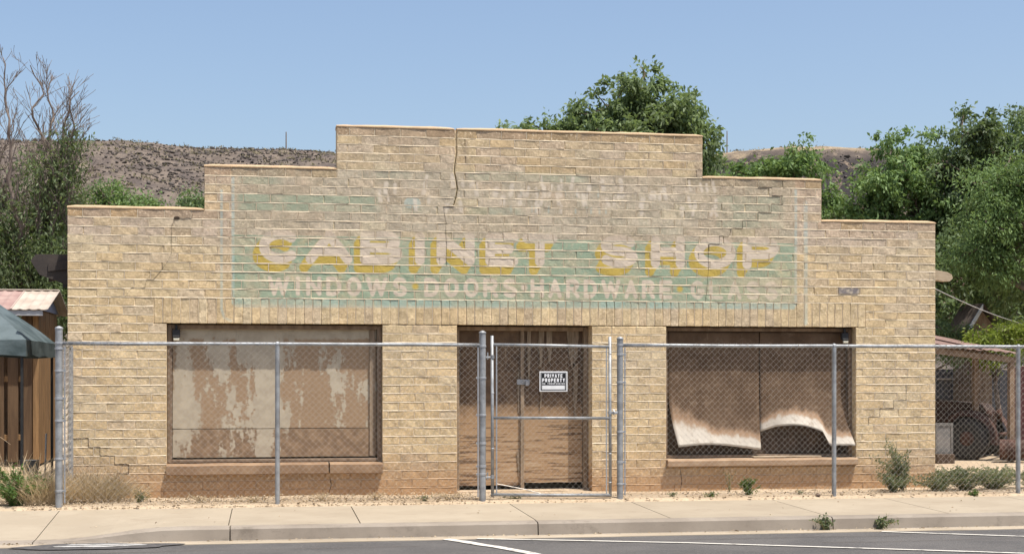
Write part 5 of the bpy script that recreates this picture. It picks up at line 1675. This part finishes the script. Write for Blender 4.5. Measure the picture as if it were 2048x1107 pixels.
# gabled shed roof peeking out of the bushes
gab = tag(empty('garden_shed', (13.75, 9.2, .03)), 'small shingled shed gable with white edge board among bushes', 'shed')
MB().prism([(-.32, .0), (.55, .0), (.55, 2.45), (.10, 2.72), (-.32, 2.35)], .1, 1.2, 1).build('wall', M['wood_frame'], gab)
MB().prism([(-.52, 2.36), (-.46, 2.29), (.10, 2.74), (.10, 2.84)], .0, .05, 1).build('edge_board', mat_simple('white_edge_board', (.62, .64, .66), (.50, .52, .55), 6, .7), gab)
for k in range(5):
    t = k / 5
    xa = .10 + .50 * t; za = 2.83 - .30 * t
    MB().prism([(xa, za), (xa + .14, za - .085), (xa + .14, za - .060), (xa, za + .025)], -.02, 1.3, 1).build('shingle_course', mat_simple('dark_shingle', (.09, .07, .06), (.14, .11, .09), 9, .9), gab)
for k in range(5):
    t = k / 5
    xa = .10 - .60 * t; za = 2.835 - .49 * t
    MB().prism([(xa, za), (xa - .14, za - .115), (xa - .14, za - .09), (xa, za + .025)], .052, 1.3, 1).build('shingle_course', bpy.data.materials['dark_shingle'], gab)
gab.scale = (.50, .7, .99)
cab = MB(); pts = []
for i in range(25):
    t = i / 24
    pts.append((8.36 + 9.0 * t, .5 + 12 * t, 2.68 - .25 * t - .5 * t * (1 - t)))
cab.tube(pts, .007, 5)
tag(cab.build('cable', mat_simple('grey_cable', (.40, .39, .37), (.3, .29, .28), 9, .6, bump=0)), 'thin sagging cable from the right wall into the trees', 'cable')

# ------------------------------------------------------------------ hills
def ridge_h(x):
    a = 42.4 + 1.2 * math.exp(-((x + 30) / 14) ** 2) - .3 * (x / 60) + 3.4 * sm((x - 60) / 40)
    return a + .5 * mnoise.noise(Vector((x * .05, 0, 0))) + .3 * mnoise.noise(Vector((x * .21, 0, 3)))
def hill_z(x, y):
    t = (y - 95) / 155.
    if t <= 0: b = 0
    else:
        rh = ridge_h(x)
        if x > 55 and t < 1.02:      # a steeper basalt rim on the right
            k = sm((x - 55) / 20)
            b1 = rh * (sm(t) * .35 + .65 * t)
            b2 = rh * (.60 * min(1, t / .9) ** 1.2 + .40 * sm((t - .80) / .18))
            b = b1 * (1 - k) + b2 * k
        else:
            b = rh * (sm(t) * .35 + .65 * t) if t < 1 else rh - (t - 1) * 3
    n = mnoise.noise(Vector((x * .035, y * .035, 1))) * 1.6 + mnoise.noise(Vector((x * .11, y * .11, 2))) * 1.0 + mnoise.noise(Vector((x * .33, y * .33, 4))) * .45
    edge = sm(t * 5) * (1 if t < .9 else max(.25, 1 - (t - .9) * 6))
    return b + n * edge - .2
hx_ = np.arange(-130, 221, 1.5); hy_ = np.concatenate([np.arange(94, 262, 1.6), [270, 290, 330, 420]])
hv = [(float(x), float(y), hill_z(x, y)) for y in hy_ for x in hx_]
nh = len(hx_)
hj, hi_ = np.meshgrid(np.arange(len(hy_) - 1), np.arange(nh - 1), indexing='ij')
a = (hj * nh + hi_).ravel()
def hill_mat():
    k = NT('desert_hillside')
    x, y, z = k.xyz()
    n1 = k.noise(.045, 6, .62); n2 = k.noise(.5, 6, .7); n3 = k.noise(.16, 5, .6, off=4.)
    c = k.mix(k.ramp(n2, .38, .62), (.115, .093, .078), (.185, .150, .12))
    c = k.mix(k.math('MULTIPLY', k.ramp(n3, .50, .62), .75), c, (.085, .070, .065))
    right = k.ramp(x, 50, 75)
    top = k.ramp(k.math('ADD', y, k.math('MULTIPLY', n3, 14)), 249.2, 252)
    c = k.mix(k.math('MULTIPLY', right, k.ramp(z, 44.5, 40.5)), c, k.mix(k.ramp(n2, .54, .64), (.042, .038, .038), (.20, .155, .115)))
    c = k.mix(k.math('MULTIPLY', right, top), c, k.mix(k.ramp(n2, .35, .6), (.36, .285, .19), (.26, .20, .135)))
    k.bump(n2, 1., .6)
    return k.out(c, .97, 0, .1)
hill = raw_mesh('hills', hv, np.stack([a, a + 1, a + nh + 1, a + nh], 1), hill_mat()); hill['kind'] = 'structure'
hill.data.polygons.foreach_set('use_smooth', [True] * len(hill.data.polygons))
# basalt boulders strewn over the slope: far too many to count
nb = 60000
bx = rng.uniform(-120, 200, nb); by = 250 - rng.random(nb) ** 1.0 * 140
keep = np.array([(mnoise.noise(Vector((x * .05, y * .05, 7))) + (.35 if x > 60 else .05)) > rng.uniform(-.5, .5) for x, y in zip(bx, by)])
keep &= ~((bx > 58) & (by > 240))
bx, by = bx[keep], by[keep]
bp = np.array([(x, y, hill_z(x, y) + .1) for x, y in zip(bx, by)])
bo = stones('basalt_boulders', bp, rng.uniform(.10, .26, len(bp)) * np.where(rng.random(len(bp)) < .08, 2.0, 1), mat_simple('dark_basalt', (.072, .062, .056), (.125, .105, .09), .8, .95, bump=.5, bd=.1), .7)
bo['kind'] = 'stuff'; bo['label'] = 'dark basalt boulders strewn over the desert hillside'; bo['category'] = 'boulders'
ns_ = 11000
sx_ = rng.uniform(-120, 200, ns_); sy_ = 254 - rng.random(ns_) * 234
idx = np.repeat(np.arange(ns_), 9)
cz = np.array([hill_z(x, y) if y > 94 else .05 for x, y in zip(sx_, sy_)])
sp = np.stack([sx_[idx], sy_[idx], cz[idx]], 1) + rng.normal(size=(len(idx), 3)) * np.array((.35, .35, .12))
A = rng.normal(size=(len(idx), 3)) * .6; A[:, 2] += .9
V, F = leaf_arrays(sp, A, .5, .35, .2)
sc_ = raw_mesh('desert_scrub', V, F, mat_leaf('grey_desert_scrub', (.15, .13, .075), (.26, .225, .14), .15, .9)); sc_['kind'] = 'stuff'; sc_['label'] = 'dry grey scrub dotted over the desert hillside'; sc_['category'] = 'scrub'
for (x, y, h, lab) in ((3.3, 249, 3.2, 'thin pole on the ridge left of the highest parapet'), (86.5, 249, 4.2, 'thin pole on the ridge right of the highest parapet')):
    p = tag(MB().lathe([(.12, -.5), (.09, h), (.03, h + .1)], (0, 0, 0), 6).build('ridge_pole', M['wood_frame'], None), lab, 'pole', 'poles on the ridge')
    p.location = (x, y, hill_z(x, y))
